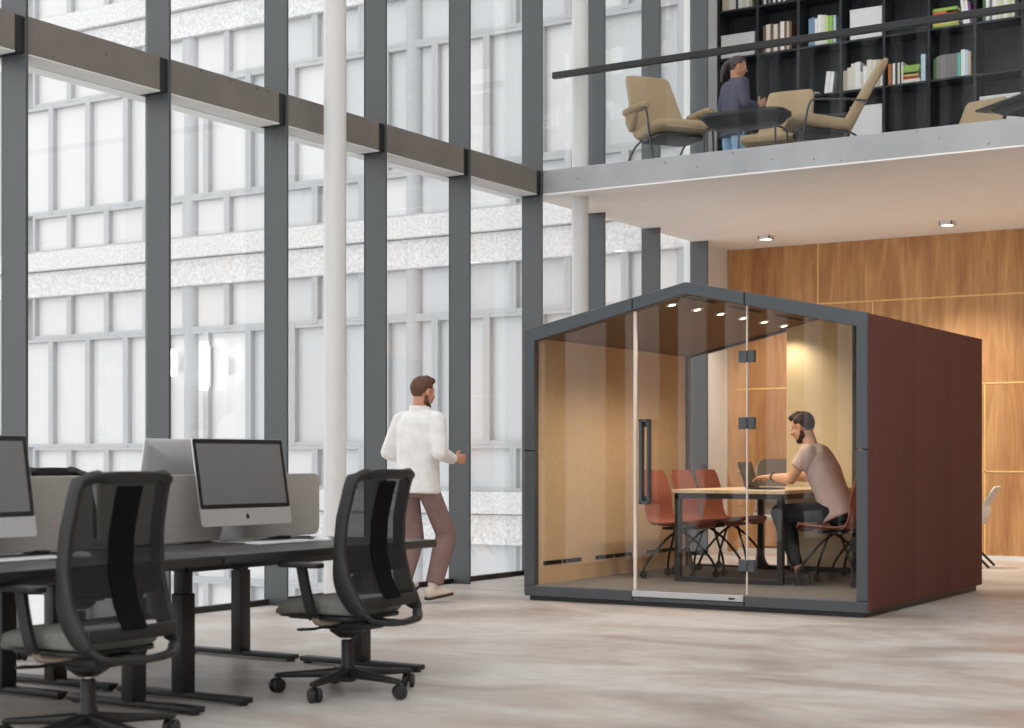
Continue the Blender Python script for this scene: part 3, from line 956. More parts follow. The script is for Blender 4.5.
# ------------------------------------------------------------------ task chairs
def mesh_fabric():
    m = bpy.data.materials.new('black open mesh fabric')
    m.use_nodes = True
    nt = m.node_tree
    b = nt.nodes['Principled BSDF']
    b.inputs['Base Color'].default_value = lin((12, 12, 12))
    b.inputs['Roughness'].default_value = 0.8
    out = [n for n in nt.nodes if n.type == 'OUTPUT_MATERIAL'][0]
    tr = nt.nodes.new('ShaderNodeBsdfTransparent')
    mx = nt.nodes.new('ShaderNodeMixShader'); mx.inputs[0].default_value = 0.87
    nt.links.new(tr.outputs[0], mx.inputs[1]); nt.links.new(b.outputs[0], mx.inputs[2])
    nt.links.new(mx.outputs[0], out.inputs['Surface'])
    return m
M['mesh'] = mesh_fabric()
M['spine'] = mat('matt black fabric', (15, 15, 15), 0.85, var=0.05, spec=0.1)
M['seatgrey'] = mat('grey woven seat fabric', (118, 118, 113), 0.9, var=0.10, scale=50, bump=0.2, bscale=220, spec=0.2)
M['bracket'] = mat('pale cast metal', (168, 154, 140), 0.35, metal=0.6, var=0.03)
M['chrome'] = mat('chrome', (215, 215, 215), 0.12, metal=1.0, var=0.01)
def back_y(z):
    P = [(.36, -.30), (.45, -.262), (.56, -.20), (.70, -.165), (.85, -.175), (1.0, -.212), (1.08, -.245)]
    for (z0, y0), (z1, y1) in zip(P, P[1:]):
        if z <= z1:
            t = (z - z0) / (z1 - z0)
            return y0 + (y1 - y0) * t
    return P[-1][1]
def back_x(z):
    P = [(.36, .19), (.45, .235), (.6, .245), (.75, .24), (.9, .23), (1.0, .224), (1.08, .215)]
    for (z0, y0), (z1, y1) in zip(P, P[1:]):
        if z <= z1:
            return y0 + (y1 - y0) * (z - z0) / (z1 - z0)
    return P[-1][1]
def make_task_chair(base_rot):
    r = empty('task_chair')
    # seat cushion with a rolled front edge
    secs = []
    b = BM()
    ys_ = [-.185, -.17, -.12, -.05, .08, .18, .235, .262, .272]
    for y in ys_:
        hw = .232 if -.16 < y < .22 else (.205 if y <= -.17 else (.235 if y < .25 else .21))
        drop = .03 * max(0, (y - .12) / .15) ** 2
        th = .042 if -.175 < y < .25 else .018
        secs.append(((0, y, .432 - drop), (hw, 0, 0), (0, 0, th)))
    b.loft(secs, 32, 5.0)
    b.build('seat', M['seatgrey'], r, smooth=50)
    BM().prism(rrect(.44, .42, .08, 5, 0, .02), 'z', .372, .392, .004).build('seat_shell', M['black'], r)
    # back: outer frame, mesh, spine, lumbar bar
    zs = [.44 + (1.028 - .44) * k / 16 for k in range(17)]
    L = [Vector((-back_x(z), back_y(z), z)) for z in zs]
    R = [Vector((back_x(z), back_y(z), z)) for z in reversed(zs)]
    yt = back_y(1.08)
    top = [Vector((-.196, yt + .004, 1.050)), Vector((-.12, yt - .008, 1.060)), Vector((0, yt - .014, 1.063)), Vector((.12, yt - .008, 1.060)), Vector((.196, yt + .004, 1.050))]
    bot = [Vector((.222, -.285, .395)), Vector((.16, -.325, .365)), Vector((0, -.34, .357)), Vector((-.16, -.325, .365)), Vector((-.222, -.285, .395))]
    path = smoothpath(L + top + R + bot, 2, closed=True)
    f = BM()
    rs = []
    for p in path:
        wv = 1.0
        if .40 < p.z < .70: wv = 1.0 + .5 * math.sin((p.z - .40) / .30 * PI)
        if p.z > 1.035: wv = .72
        if p.z < .42: wv = .75
        rs.append(wv)
    t = bmesh.new()
    n = len(path); rings = []
    for i, p in enumerate(path):
        d = (path[(i + 1) % n] - path[i - 1]).normalized()
        # ribbon lies across the back surface: depth direction leans backwards
        side = Vector((1 if p.x > 0 else -1, 0, 0)) if abs(p.x) > .16 and p.z > .41 else (Vector((0, 0, 1)) if p.z > .9 else Vector((0, 0, -1)))
        side = (side - d * side.dot(d)).normalized()
        dep = d.cross(side)
        if dep.y < 0: dep = -dep
        w2, dd = (.012, .062 * rs[i]) if p.z < 1.035 else (.024, .03)
        rings.append([t.verts.new(p + side * w2), t.verts.new(p + side * w2 + dep * dd), t.verts.new(p - side * w2 + dep * dd), t.verts.new(p - side * w2)])
    for i in range(n):
        A, B = rings[i], rings[(i + 1) % n]
        for k in range(4):
            t.faces.new([A[k], A[(k + 1) % 4], B[(k + 1) % 4], B[k]])
    bmesh.ops.recalc_face_normals(t, faces=t.faces)
    bmesh.ops.bevel(t, geom=[e for e in t.edges], offset=.003, segments=1, affect='EDGES')
    f._take(t)
    f.box((-.228, -.262, .43), (.228, -.24, .485), .006)
    f.build('backrest_frame', M['black'], r, smooth=50)
    G = []
    for k in range(15):
        z = .50 + (1.045 - .50) * k / 14
        row = []
        for j in range(11):
            u = -1 + 2 * j / 10
            row.append(Vector((u * (back_x(z) - .006), back_y(z) + .004 - .022 * (1 - u * u), z)))
        G.append(row)
    BM().sheet(G, 0).build('backrest_mesh', M['mesh'], r, smooth=80)
    sp = BM()
    G = [[Vector((u * .062, back_y(z) - .012, z)) for u in (-1, -.3, .3, 1)] for z in [.47 + (1.03 - .47) * k / 12 for k in range(13)]]
    sp.sheet(G, .012)
    sp.build('spine', M['spine'], r, smooth=60)
    lb = BM(); G = [[Vector((u * .222, back_y(z) + .012 - .022 * (1 - u * u), z)) for u in [-1 + .2 * q for q in range(11)]] for z in (.60, .635, .67, .70)]
    lb.sheet(G, .012); lb.build('lumbar_bar', M['black'], r, smooth=60)
    # arms
    for sx in (-1, 1):
        a = BM()
        a.tube(smoothpath([(sx * .285, .055, .625), (sx * .287, .03, .52), (sx * .285, .0, .42), (sx * .27, -.01, .385)], 4), 0, flat=(.05, .022, (1, 0, 0)))
        ar = a.build('armrest', M['black'], r, smooth=40)
        BM().prism(rrect(.085, .25, .035, 5, sx * .28, .065), 'z', .622, .646, .008).build('arm_pad', M['black'], ar)
        BM().tube(smoothpath([(sx * .272, -.01, .395), (sx * .25, -.01, .365), (sx * .18, -.02, .358), (sx * .08, -.03, .365)], 4), .016, 10).build('arm_bracket', M['bracket'], ar)
    m_ = BM(); m_.box((-.11, -.16, .315), (.11, .10, .368), .02); m_.box((-.06, -.31, .345), (.06, -.12, .368), .01)
    m_.lathe([(.04, .27), (.085, .30), (.09, .32)], 20)
    m_.build('tilt_mechanism', M['black'], r)
    lv = BM(); lv.tube([(-.08, .02, .335), (-.2, .05, .325), (-.29, .06, .33)], .007, 8); lv.box((-.30, .045, .324), (-.25, .075, .336), .004)
    lv.build('lever', M['black'], r)
    BM().cyl((0, 0, .22), (0, 0, .30), .014, seg=16).build('gas_lift', M['chrome'], r)
    hb = BM(); hb.lathe([(.03, .055), (.042, .06), (.042, .12), (.030, .145), (.030, .255), (.024, .26)], 24)
    for k in range(5):
        A = Matrix.Rotation(base_rot + k * 2 * PI / 5, 4, 'Z')
        hb.loft([((.02, 0, .10), (0, .03, 0), (0, 0, .026)), ((.18, 0, .092), (0, .024, 0), (0, 0, .018)), ((.34, 0, .084), (0, .019, 0), (0, 0, .012)), ((.355, 0, .083), (0, .012, 0), (0, 0, .008))], 16, 4.0, M=A)
    base = hb.build('star_base', M['black'], r)
    for k in range(5):
        A = Matrix.Rotation(base_rot + k * 2 * PI / 5, 4, 'Z') @ Matrix.Translation((.335, 0, 0)) @ Matrix.Rotation(.9, 4, 'Z')
        c = BM()
        for s_ in (-1, 1):
            c.lathe([(.012, -.012), (.031, -.011), (.035, -.005), (.035, .005), (.031, .011), (.012, .012)], 20, A @ Matrix.Translation((.012, s_ * .017, .0351)) @ Matrix.Rotation(PI / 2, 4, 'X'))
        c.cyl((0, 0, .045), (0, 0, .08), .009, seg=12, M=A)
        c.box((-.008, -.008, .03), (.03, .008, .058), .006, M=A)
        c.build('caster', M['black'], base)
    return r
GT = 'black mesh back task chairs at the desks'
tc_ = make_task_chair(math.radians(67 - 90 - 4))
for i, (x, y, a, lab) in enumerate(((-4.77, 6.15, PI / 2 + .02, 'black mesh task chair with grey seat at the desk with the whole monitor, standing clear'),
                                    (-4.79, 4.50, PI / 2 - .03, 'large blurred black mesh task chair closest to the viewer, seat cut by the left edge'),
                                    (-6.98, 6.50, -PI / 2 + .05, 'black task chair on the glass side of the desks, mostly hidden by the felt divider'))):
    o = tc_ if i == 0 else copy_tree(tc_)
    o.location = (x, y, 0); o.rotation_euler = (0, 0, a)
    tag(o, lab, 'office chair', GT)
# ------------------------------------------------------------------ balcony railing
BZ = 3.965
rail = tag(empty('balcony_railing', (-7.9, BY + .05, BZ)), 'frameless glass balcony railing with a black handrail', 'railing')
xs = [0, 2.6, 5.2, 7.8, 10.4, 13.6]
for a, bb in zip(xs, xs[1:]):
    BM().box((a + .004, -.006, .001), (bb - .004, .006, .90)).build('glass_panel', M['railglass'], rail, smooth=0)
BM().box((-.01, -.028, .895), (13.6, .028, .955), .003, seg=1).build('handrail', M['darkmetal'], rail, smooth=0)

# ------------------------------------------------------------------ bookcase and what stands on it
BX0, BAY, NB = -8.16, 0.5225, 10
SY0, SY1 = 17.85, 18.18
SZ = [BZ + .06, 4.28, 4.86, 5.44, 6.02, 6.60, 7.18, 7.76]
bc = tag(empty('bookcase', (BX0, SY0, BZ)), 'tall charcoal bookcase of square cubbies along the balcony wall', 'bookcase')
for i in range(NB + 1):
    x = i * BAY
    BM().box((x - .016, 0, 0), (x + .016, SY1 - SY0, 7.80 - BZ), .002, seg=1).build('upright', M['shelfwood'], bc, smooth=0)
for z in SZ:
    for i in range(NB):
        BM().box((i * BAY + .016, .004, z - BZ - .024), ((i + 1) * BAY - .016, SY1 - SY0, z - BZ), .001, seg=1).build('shelf', M['shelfwood'], bc, smooth=0)
BM().box((0, SY1 - SY0 - .004, 0), (NB * BAY, SY1 - SY0 + .012, 7.8 - BZ)).build('back_panel', M['shelfwood'], bc, smooth=0)

BC = {'cream': (226, 220, 206), 'white': (236, 236, 234), 'brown': (122, 92, 76), 'blue': (120, 150, 176), 'green': (150, 186, 84), 'grey': (132, 128, 126),
      'dark': (52, 52, 58), 'orange': (206, 120, 58), 'teal': (96, 190, 178), 'purple': (128, 70, 120), 'red': (184, 74, 66), 'beige': (206, 190, 166),
      'pale blue': (190, 212, 224), 'dark green': (70, 112, 62), 'pale green': (206, 220, 170), 'yellow': (222, 196, 96)}
BMAT = {k: mat(k + ' book cloth', v, 0.6, var=0.05, scale=12) for k, v in BC.items()}
M['paper'] = mat('book paper', (232, 228, 216), 0.85, var=0.04, scale=60)
BOOKS = {}
ORD = ['first', 'second', 'third', 'fourth', 'fifth', 'sixth', 'seventh', 'eighth', 'ninth', 'tenth', 'eleventh', 'twelfth', 'thirteenth', 'fourteenth']
ROWN = {5: 'top visible', 4: 'second', 3: 'third', 2: 'fourth'}
def book_obj(col, t, h, d):
    key = (col, round(t, 3), round(h, 3))
    if key in BOOKS:
        return copy_tree(BOOKS[key])
    b = BM()
    # spine towards -Y, boards either side, paper block set in
    b.mi = 0
    b.box((-t / 2, 0, 0), (t / 2, .006, h), .002, seg=1)
    b.box((-t / 2, 0, 0), (-t / 2 + .003, d, h)); b.box((t / 2 - .003, 0, 0), (t / 2, d, h))
    b.mi = 1
    b.box((-t / 2 + .003, .005, .004), (t / 2 - .003, d - .006, h - .004))
    o = b.build('book', [BMAT[col], M['paper']], smooth=0)
    BOOKS[key] = o
    return o
def shelf_row(colm, row, x0, items, seed, d=.21, h0=.30, hv=.04, yoff=.03):
    """upright books; items (colour, thickness[, height]); the first that leans is given by a fourth entry"""
    rnd = random.Random(seed)
    x = BX0 + colm * BAY + .018 + x0
    xe = BX0 + (colm + 1) * BAY - .018
    for i, it in enumerate(items):
        col, t = it[0], it[1]
        h = it[2] if len(it) > 2 else round((h0 + rnd.uniform(-hv, hv)) / .01) * .01
        lean = it[3] if len(it) > 3 else 0
        if x + t > xe: break
        o = book_obj(col, t, h, d)
        o.location = (x + t / 2 + (h * abs(math.sin(lean)) if lean < 0 else 0), SY0 + yoff + rnd.uniform(0, .012), SZ[row] + .001 + (abs(math.sin(lean)) * t / 2))
        o.rotation_euler = (0, lean, 0)
        x += (t / math.cos(lean) + .004) if lean else t + .0015
        size = 'tall' if h > h0 + .015 else ('short' if h < h0 - .02 else 'upright')
        tag(o, '%s %s book, %s in its row, %s shelf of the %s bookcase column' % (size, col, ORD[i], ROWN[row], ORD[colm]), 'book', 'books on the %s shelf of the %s bookcase column' % (ROWN[row], ORD[colm]))
def shelf_stack(colm, row, x, items, seed):
    rnd = random.Random(seed)
    z = SZ[row] + .001
    for i, (col, t, L) in enumerate(items):
        o = book_obj(col, t, L, .2)
        o.location = (BX0 + colm * BAY + .018 + x, SY0 + .03 + rnd.uniform(0, .015), z + t / 2)
        o.rotation_euler = (0, PI / 2, 0)
        z += t + .0015
        pos = ['lowest', 'second from the bottom', 'third from the bottom', 'fourth from the bottom', 'fifth from the bottom', 'sixth from the bottom'][i]
        tag(o, 'flat %s book %s of the pile, %s shelf, %s bookcase column' % (col, pos, ROWN[row], ORD[colm]), 'book', 'piled books on the %s shelf of the %s bookcase column' % (ROWN[row], ORD[colm]))
def storage_box(colm, row, x0, w_, h_, lab):
    b = BM()
    b.box((0, 0, 0), (w_, .25, h_), .003, seg=1)
    o = b.build('storage_box', M['boxwhite'], loc=(BX0 + colm * BAY + .018 + x0, SY0 + .02, SZ[row] + .001))
    l = BM(); l.box((-.003, -.003, h_), (w_ + .003, .253, h_ + .022), .003, seg=1)
    l.build('lid', M['boxwhite'], o, smooth=0)
    tag(o, lab, 'box')
M['boxwhite'] = mat('white card box', (224, 224, 223), 0.7, var=0.02)
W = [('beige', .032), ('beige', .05), ('cream', .045), ('cream', .05), ('dark', .028), ('white', .05), ('cream', .045), ('white', .04), ('beige', .04)]
shelf_row(0, 5, .03, W, 1)
storage_box(0, 4, .02, .44, .26, 'white lidded box above the woman, first bookcase column')
shelf_row(1, 5, .02, [('dark', .03), ('white', .028), ('dark', .03), ('grey', .028), ('dark', .03), ('white', .028), ('dark', .03), ('white', .03), ('dark', .03), ('cream', .03), ('dark', .03)], 2)
shelf_row(1, 4, .04, [('brown', .04), ('cream', .055), ('brown', .034), ('cream', .055), ('brown', .032), ('white', .05), ('brown', .03), ('beige', .03), ('brown', .026)], 3, h0=.34, hv=.015)
shelf_row(2, 4, .10, [('blue', .04), ('blue', .034), ('white', .03), ('white', .05), ('cream', .045), ('pale green', .03), ('green', .06), ('pale blue', .035)], 4, h0=.34, hv=.02)
shelf_row(2, 3, .29, [('white', .045, .26, .12), ('white', .05, .25, .12)], 5)
storage_box(3, 4, .09, .385, .33, 'white lidded box half hidden by the handrail, fourth bookcase column')
shelf_row(3, 3, .0, [('beige', .05, .24), ('cream', .045, .27), ('cream', .05, .31), ('white', .06, .32), ('cream', .03, .20), ('white', .045, .26), ('cream', .06, .33), ('cream', .05, .32), ('beige', .045, .32), ('white', .03, .30)], 6)
storage_box(3, 2, .09, .385, .36, 'white lidded box behind the reclined lounge chair, fourth bookcase column')
shelf_row(4, 3, .02, [('orange', .028, .25), ('brown', .022, .24), ('white', .03, .25), ('dark', .026, .24), ('cream', .024, .25), ('dark', .018, .25), ('cream', .02, .25)], 7)
shelf_stack(4, 3, .195, [('cream', .045, .20), ('red', .03, .18), ('yellow', .02, .18), ('dark', .025, .17), ('green', .03, .18), ('green', .045, .19)], 8)
shelf_row(4, 3, .405, [('pale blue', .05, .31)], 9)
shelf_row(5, 3, .025, [('dark green', .032, .24), ('grey', .036, .26), ('grey', .04, .27), ('grey', .04, .27), ('grey', .04, .27), ('grey', .04, .27), ('grey', .038, .27), ('teal', .035, .27), ('white', .045, .30), ('pale blue', .035, .29), ('beige', .03, .27)], 10)
shelf_stack(5, 4, .015, [('green', .03, .30), ('yellow', .02, .29), ('white', .085, .30), ('red', .02, .27), ('orange', .025, .16), ('green', .035, .28)], 11)
shelf_row(5, 4, .33, [('white', .036, .28, -.12), ('white', .036, .27, -.12), ('purple', .03, .24, -.12)], 12)
shelf_row(6, 4, .06, [('dark green', .03, .33), ('white', .04, .33), ('grey', .03, .32), ('white', .045, .33), ('cream', .04, .34), ('pale green', .04, .33), ('white', .04, .32), ('pale green', .036, .33), ('cream', .036, .33)], 13)
storage_box(6, 2, .03, .44, .30, 'white lidded box beyond the low lounge chair, seventh bookcase column')
# open book lying beside the two leaning white books
b = BM()
for s_ in (-1, 1):
    G = [[Vector((s_ * u * .11, v * .16, .012 + .02 * math.sin(u * PI * .8) )) for u in (0, .25, .5, .75, 1)] for v in (0, 1)]
    b.sheet(G, .01)
o = b.build('open_book', [M['paper']], loc=(BX0 + 2 * BAY + .13, SY0 + .03, SZ[3] + .004))
tag(o, 'open book lying face up beside two leaning white books on the shelf', 'book')

# ------------------------------------------------------------------ lounge furniture on the balcony
M['tan'] = mat('tan wool upholstery', (168, 147, 117), 0.9, var=0.07, scale=40, bump=0.12, bscale=200, spec=0.2)
M['tube'] = mat('dark chromed tube', (74, 76, 80), 0.3, metal=0.6, var=0.04)
def make_lounge(pads, rec=0.0):
    r = empty('lounge_chair')
    RM_ = Matrix.Translation((0, .02, .38)) @ Matrix.Rotation(rec, 4, 'X') @ Matrix.Translation((0, 0, -.38))
    b = BM()
    b.loft([((0, -.17, .37), (.24, 0, 0), (0, .030, .02)), ((0, -.19, .40), (.29, 0, 0), (0, .045, .02)), ((0, -.25, .55), (.30, 0, 0), (0, .045, .02)), ((0, -.36, .80), (.265, 0, 0), (0, .042, .02)),
            ((0, -.47, 1.02), (.245, 0, 0), (0, .038, .02)), ((0, -.49, 1.06), (.225, 0, 0), (0, .026, .01)), ((0, -.495, 1.07), (.17, 0, 0), (0, .008, .003))], 32, 4.5, M=RM_)
    b.build('backrest', M['tan'], r, smooth=60)
    s = BM()
    s.loft([((0, -.22, .40), (.25, 0, 0), (0, 0, .03)), ((0, -.18, .40), (.29, 0, 0), (0, 0, .06)), ((0, .05, .405), (.31, 0, 0), (0, 0, .07)), ((0, .26, .43), (.31, 0, 0), (0, 0, .062)),
            ((0, .36, .425), (.30, 0, 0), (0, 0, .05)), ((0, .40, .41), (.27, 0, 0), (0, 0, .025))], 32, 4.0, M=RM_)
    s.build('seat', M['tan'], r, smooth=60)
    u = BM(); u.prism(rrect(.50, .46, .08, 5, 0, .07), 'z', .315, .345, .004, M=RM_)
    u.build('seat_base', M['black'], r)
    for sx in (-1, 1):
        BM().tube(smoothpath([(sx * .33, .33, 0.0), (sx * .355, .27, .35), (sx * .36, .22, .57), (sx * .36, .14, .60), (sx * .34, -.12, .60), (sx * .29, -.335, .60)], 5), .011, 10).build('front_leg', M['tube'], r)
        BM().tube(smoothpath([(sx * .29, -.45, 0.0), (sx * .27, -.25, .25), (sx * .25, -.1, .335)], 5), .011, 10).build('rear_leg', M['tube'], r)
        if pads:
            p = BM(); p.loft([((sx * .36, -.24, .62), (.02, 0, 0), (0, 0, .02)), ((sx * .36, -.20, .62), (.05, 0, 0), (0, 0, .034)), ((sx * .37, .02, .625), (.062, 0, 0), (0, 0, .036)), ((sx * .365, .18, .625), (.055, 0, 0), (0, 0, .034)), ((sx * .36, .225, .62), (.03, 0, 0), (0, 0, .02))], 20, 3.0)
            p.loft([((sx * .30, -.2, .44), (.03, 0, 0), (0, .03, 0)), ((sx * .335, -.15, .52), (.03, 0, 0), (0, .10, 0)), ((sx * .355, -.1, .60), (.03, 0, 0), (0, .12, 0))], 20, 3.0)
            p.build('arm_pad', M['tan'], r, smooth=60)
    BM().tube([(-.28, -.36, .12), (.28, -.36, .12)], .008, 8).build('crossbar', M['tube'], r)
    return r
la = make_lounge(True); lb_ = make_lounge(False, 0.0)
GL = 'tan lounge chairs on the balcony'
la.location = (-7.06, 14.28, BZ + .001); la.rotation_euler = (0, 0, -PI / 2 - .62)
tag(la, 'tan lounge chair with padded arms and high back near the facade fins on the balcony', 'armchair', GL)
lb_.location = (-6.36, 15.44, BZ + .001); lb_.rotation_euler = (0, 0, PI + .12)
tag(lb_, 'tan lounge chair facing the viewer behind the black balcony side table', 'armchair', GL)
c = make_lounge(False, math.radians(5)); c.location = (-5.60, 14.82, BZ + .001); c.rotation_euler = (0, 0, PI / 2 + .5)
tag(c, 'tan lounge chair seen from the side, tilted back before the white shelf box', 'armchair', GL)
c = copy_tree(lb_); c.location = (-4.88, 16.95, BZ + .001); c.rotation_euler = (0, 0, PI - .25)
tag(c, 'tan lounge chair half hidden by the balcony edge at the right of the picture', 'armchair', GL)
M['trayblack'] = mat('satin black tray', (40, 42, 44), 0.35, var=0.04)
t = tag(empty('side_table', (-6.09, 13.96, BZ + .001), .06), 'low black tray side table with thin legs on the balcony between lounge chairs', 'table')
BM().prism(rrect(.84, .46, .16, 8), 'z', .395, .43, .004).build('tabletop', M['trayblack'], t)
q = BM(); q.loft([((0, 0, .30), (.30, 0, 0), (0, .13, 0)), ((0, 0, .33), (.36, 0, 0), (0, .18, 0)), ((0, 0, .396), (.415, 0, 0), (0, .225, 0))], 40, 3.2)
q.build('tray_bowl', M['trayblack'], t, smooth=60)
for sx in (-1, 1):
    for sy in (-1, 1):
        BM().tube(smoothpath([(sx * .26, sy * .12, .32), (sx * .33, sy * .16, .29), (sx * .35, sy * .17, .23), (sx * .355, sy * .17, 0)], 4), .010, 8).build('leg', M['tube'], t)
t = tag(empty('dining_table', (-4.56, 16.197, BZ + .001), math.atan2(-.66, .752)), 'dark table corner jutting out at the right edge of the balcony', 'table')
BM().box((0, 0, .685), (1.3, .95, .71), .006).build('tabletop', M['trayblack'], t)
BM().prism([(.10, .685), (.30, .60), (1.0, .60), (1.2, .685)], 'y', .12, .83).build('underframe', M['black'], t, smooth=0)
for x in (.22, 1.08):
    for y in (.2, .75):
        BM().cyl((x, y, 0), (x, y, .62), .018, seg=14).build('leg', M['darkmetal'], t)

# glints on the glass, added as glowing uprights on the outside building
M['glintout'] = emit('glowing glint', (1, 1, 1), 6.0)
for x, z0, z1, ww, lab in ((-19.08, 2.55, 3.0, .06, 'glowing bar added for a glass glint, leftmost of three bright ones on the stone building'),
                           (-18.40, 2.3, 3.1, .09, 'glowing bar added for a glass glint, tall middle one of three on the stone building'),
                           (-17.95, 2.48, 2.9, .06, 'glowing bar added for a glass glint, rightmost of three bright ones on the stone building')):
    b = BM(); b.box((x - ww * .6, EY - .14, z0 + .05), (x + ww * .6, EY - .04, z1 - .05), .01)
    o = b.build('exterior_glint', M['white'])
    BM().box((x - ww, EY - .17, z0), (x + ww, EY - .138, z1), .01).build('diffuser', M['glintout'], o)
    tag(o, lab, 'lamp', 'added glass glints outside')
# ------------------------------------------------------------------ people
def bake(b, voxel, smooth, name, m, parent):
    me = bpy.data.meshes.new('raw')
    b.b.to_mesh(me); b.b.free()
    o = bpy.data.objects.new('raw', me); COL.objects.link(o)
    md = o.modifiers.new('r', 'REMESH'); md.mode = 'VOXEL'; md.voxel_size = voxel; md.use_smooth_shade = True
    if smooth:
        sm = o.modifiers.new('s', 'SMOOTH'); sm.factor = .5; sm.iterations = smooth
    dg = bpy.context.evaluated_depsgraph_get()
    me2 = bpy.data.meshes.new_from_object(o.evaluated_get(dg), depsgraph=dg)
    bpy.data.objects.remove(o); bpy.data.meshes.remove(me)
    me2.name = name
    me2.materials.clear(); me2.materials.append(m)
    me2.polygons.foreach_set('use_smooth', [True] * len(me2.polygons))
    ob = bpy.data.objects.new(name, me2); COL.objects.link(ob); ob.parent = parent
    return ob

def hand(b, W, d, n, thumb, curl=.35):
    """palm and five fingers from wrist W along d, palm facing n, thumb: unit vector to the thumb side"""
    d = Vector(d).normalized(); n = Vector(n); n = (n - d * n.dot(d)).normalized()
    t = Vector(thumb); t = (t - d * t.dot(d) - n * t.dot(n)).normalized()
    W = Vector(W)
    b.loft([(W - d * .02, t * .026, n * .019), (W + d * .02, t * .030, n * .017), (W + d * .06, t * .041, n * .015), (W + d * .092, t * .041, n * .012), (W + d * .1, t * .034, n * .008)], 18, 2.6)
    for i, (off, L, r) in enumerate(((.031, .070, .0092), (.0105, .078, .0094), (-.0105, .072, .009), (-.031, .057, .0082))):
        p = W + d * .09 + t * off
        spread = t * (off * .9)
        ang = curl * (.55 + .12 * i)
        rr = r
        for k, seg in enumerate((.46, .31, .23)):
            a = ang * (k + .6)
            dr = (d * math.cos(a) + n * math.sin(a) + spread).normalized()
            q = p + dr * L * seg
            b.rc(p, rr, q, rr * .9, 10)
            p, rr = q, rr * .9
    p = W + d * .022 + t * .026
    q = p + (d * .62 + t * .70 + n * .25).normalized() * .042
    e = q + (d * .86 + t * .28 + n * .35).normalized() * .032
    f = e + (d * .92 + t * .05 + n * .40).normalized() * .024
    b.rc(p, .0145, q, .0118, 10); b.rc(q, .0118, e, .0102, 10); b.rc(e, .0102, f, .0085, 10)

def frame(fwd, up=(0, 0, 1)):
    f = Vector(fwd).normalized(); u = Vector(up)
    r = f.cross(u).normalized(); u = r.cross(f).normalized()
    return r, f, u

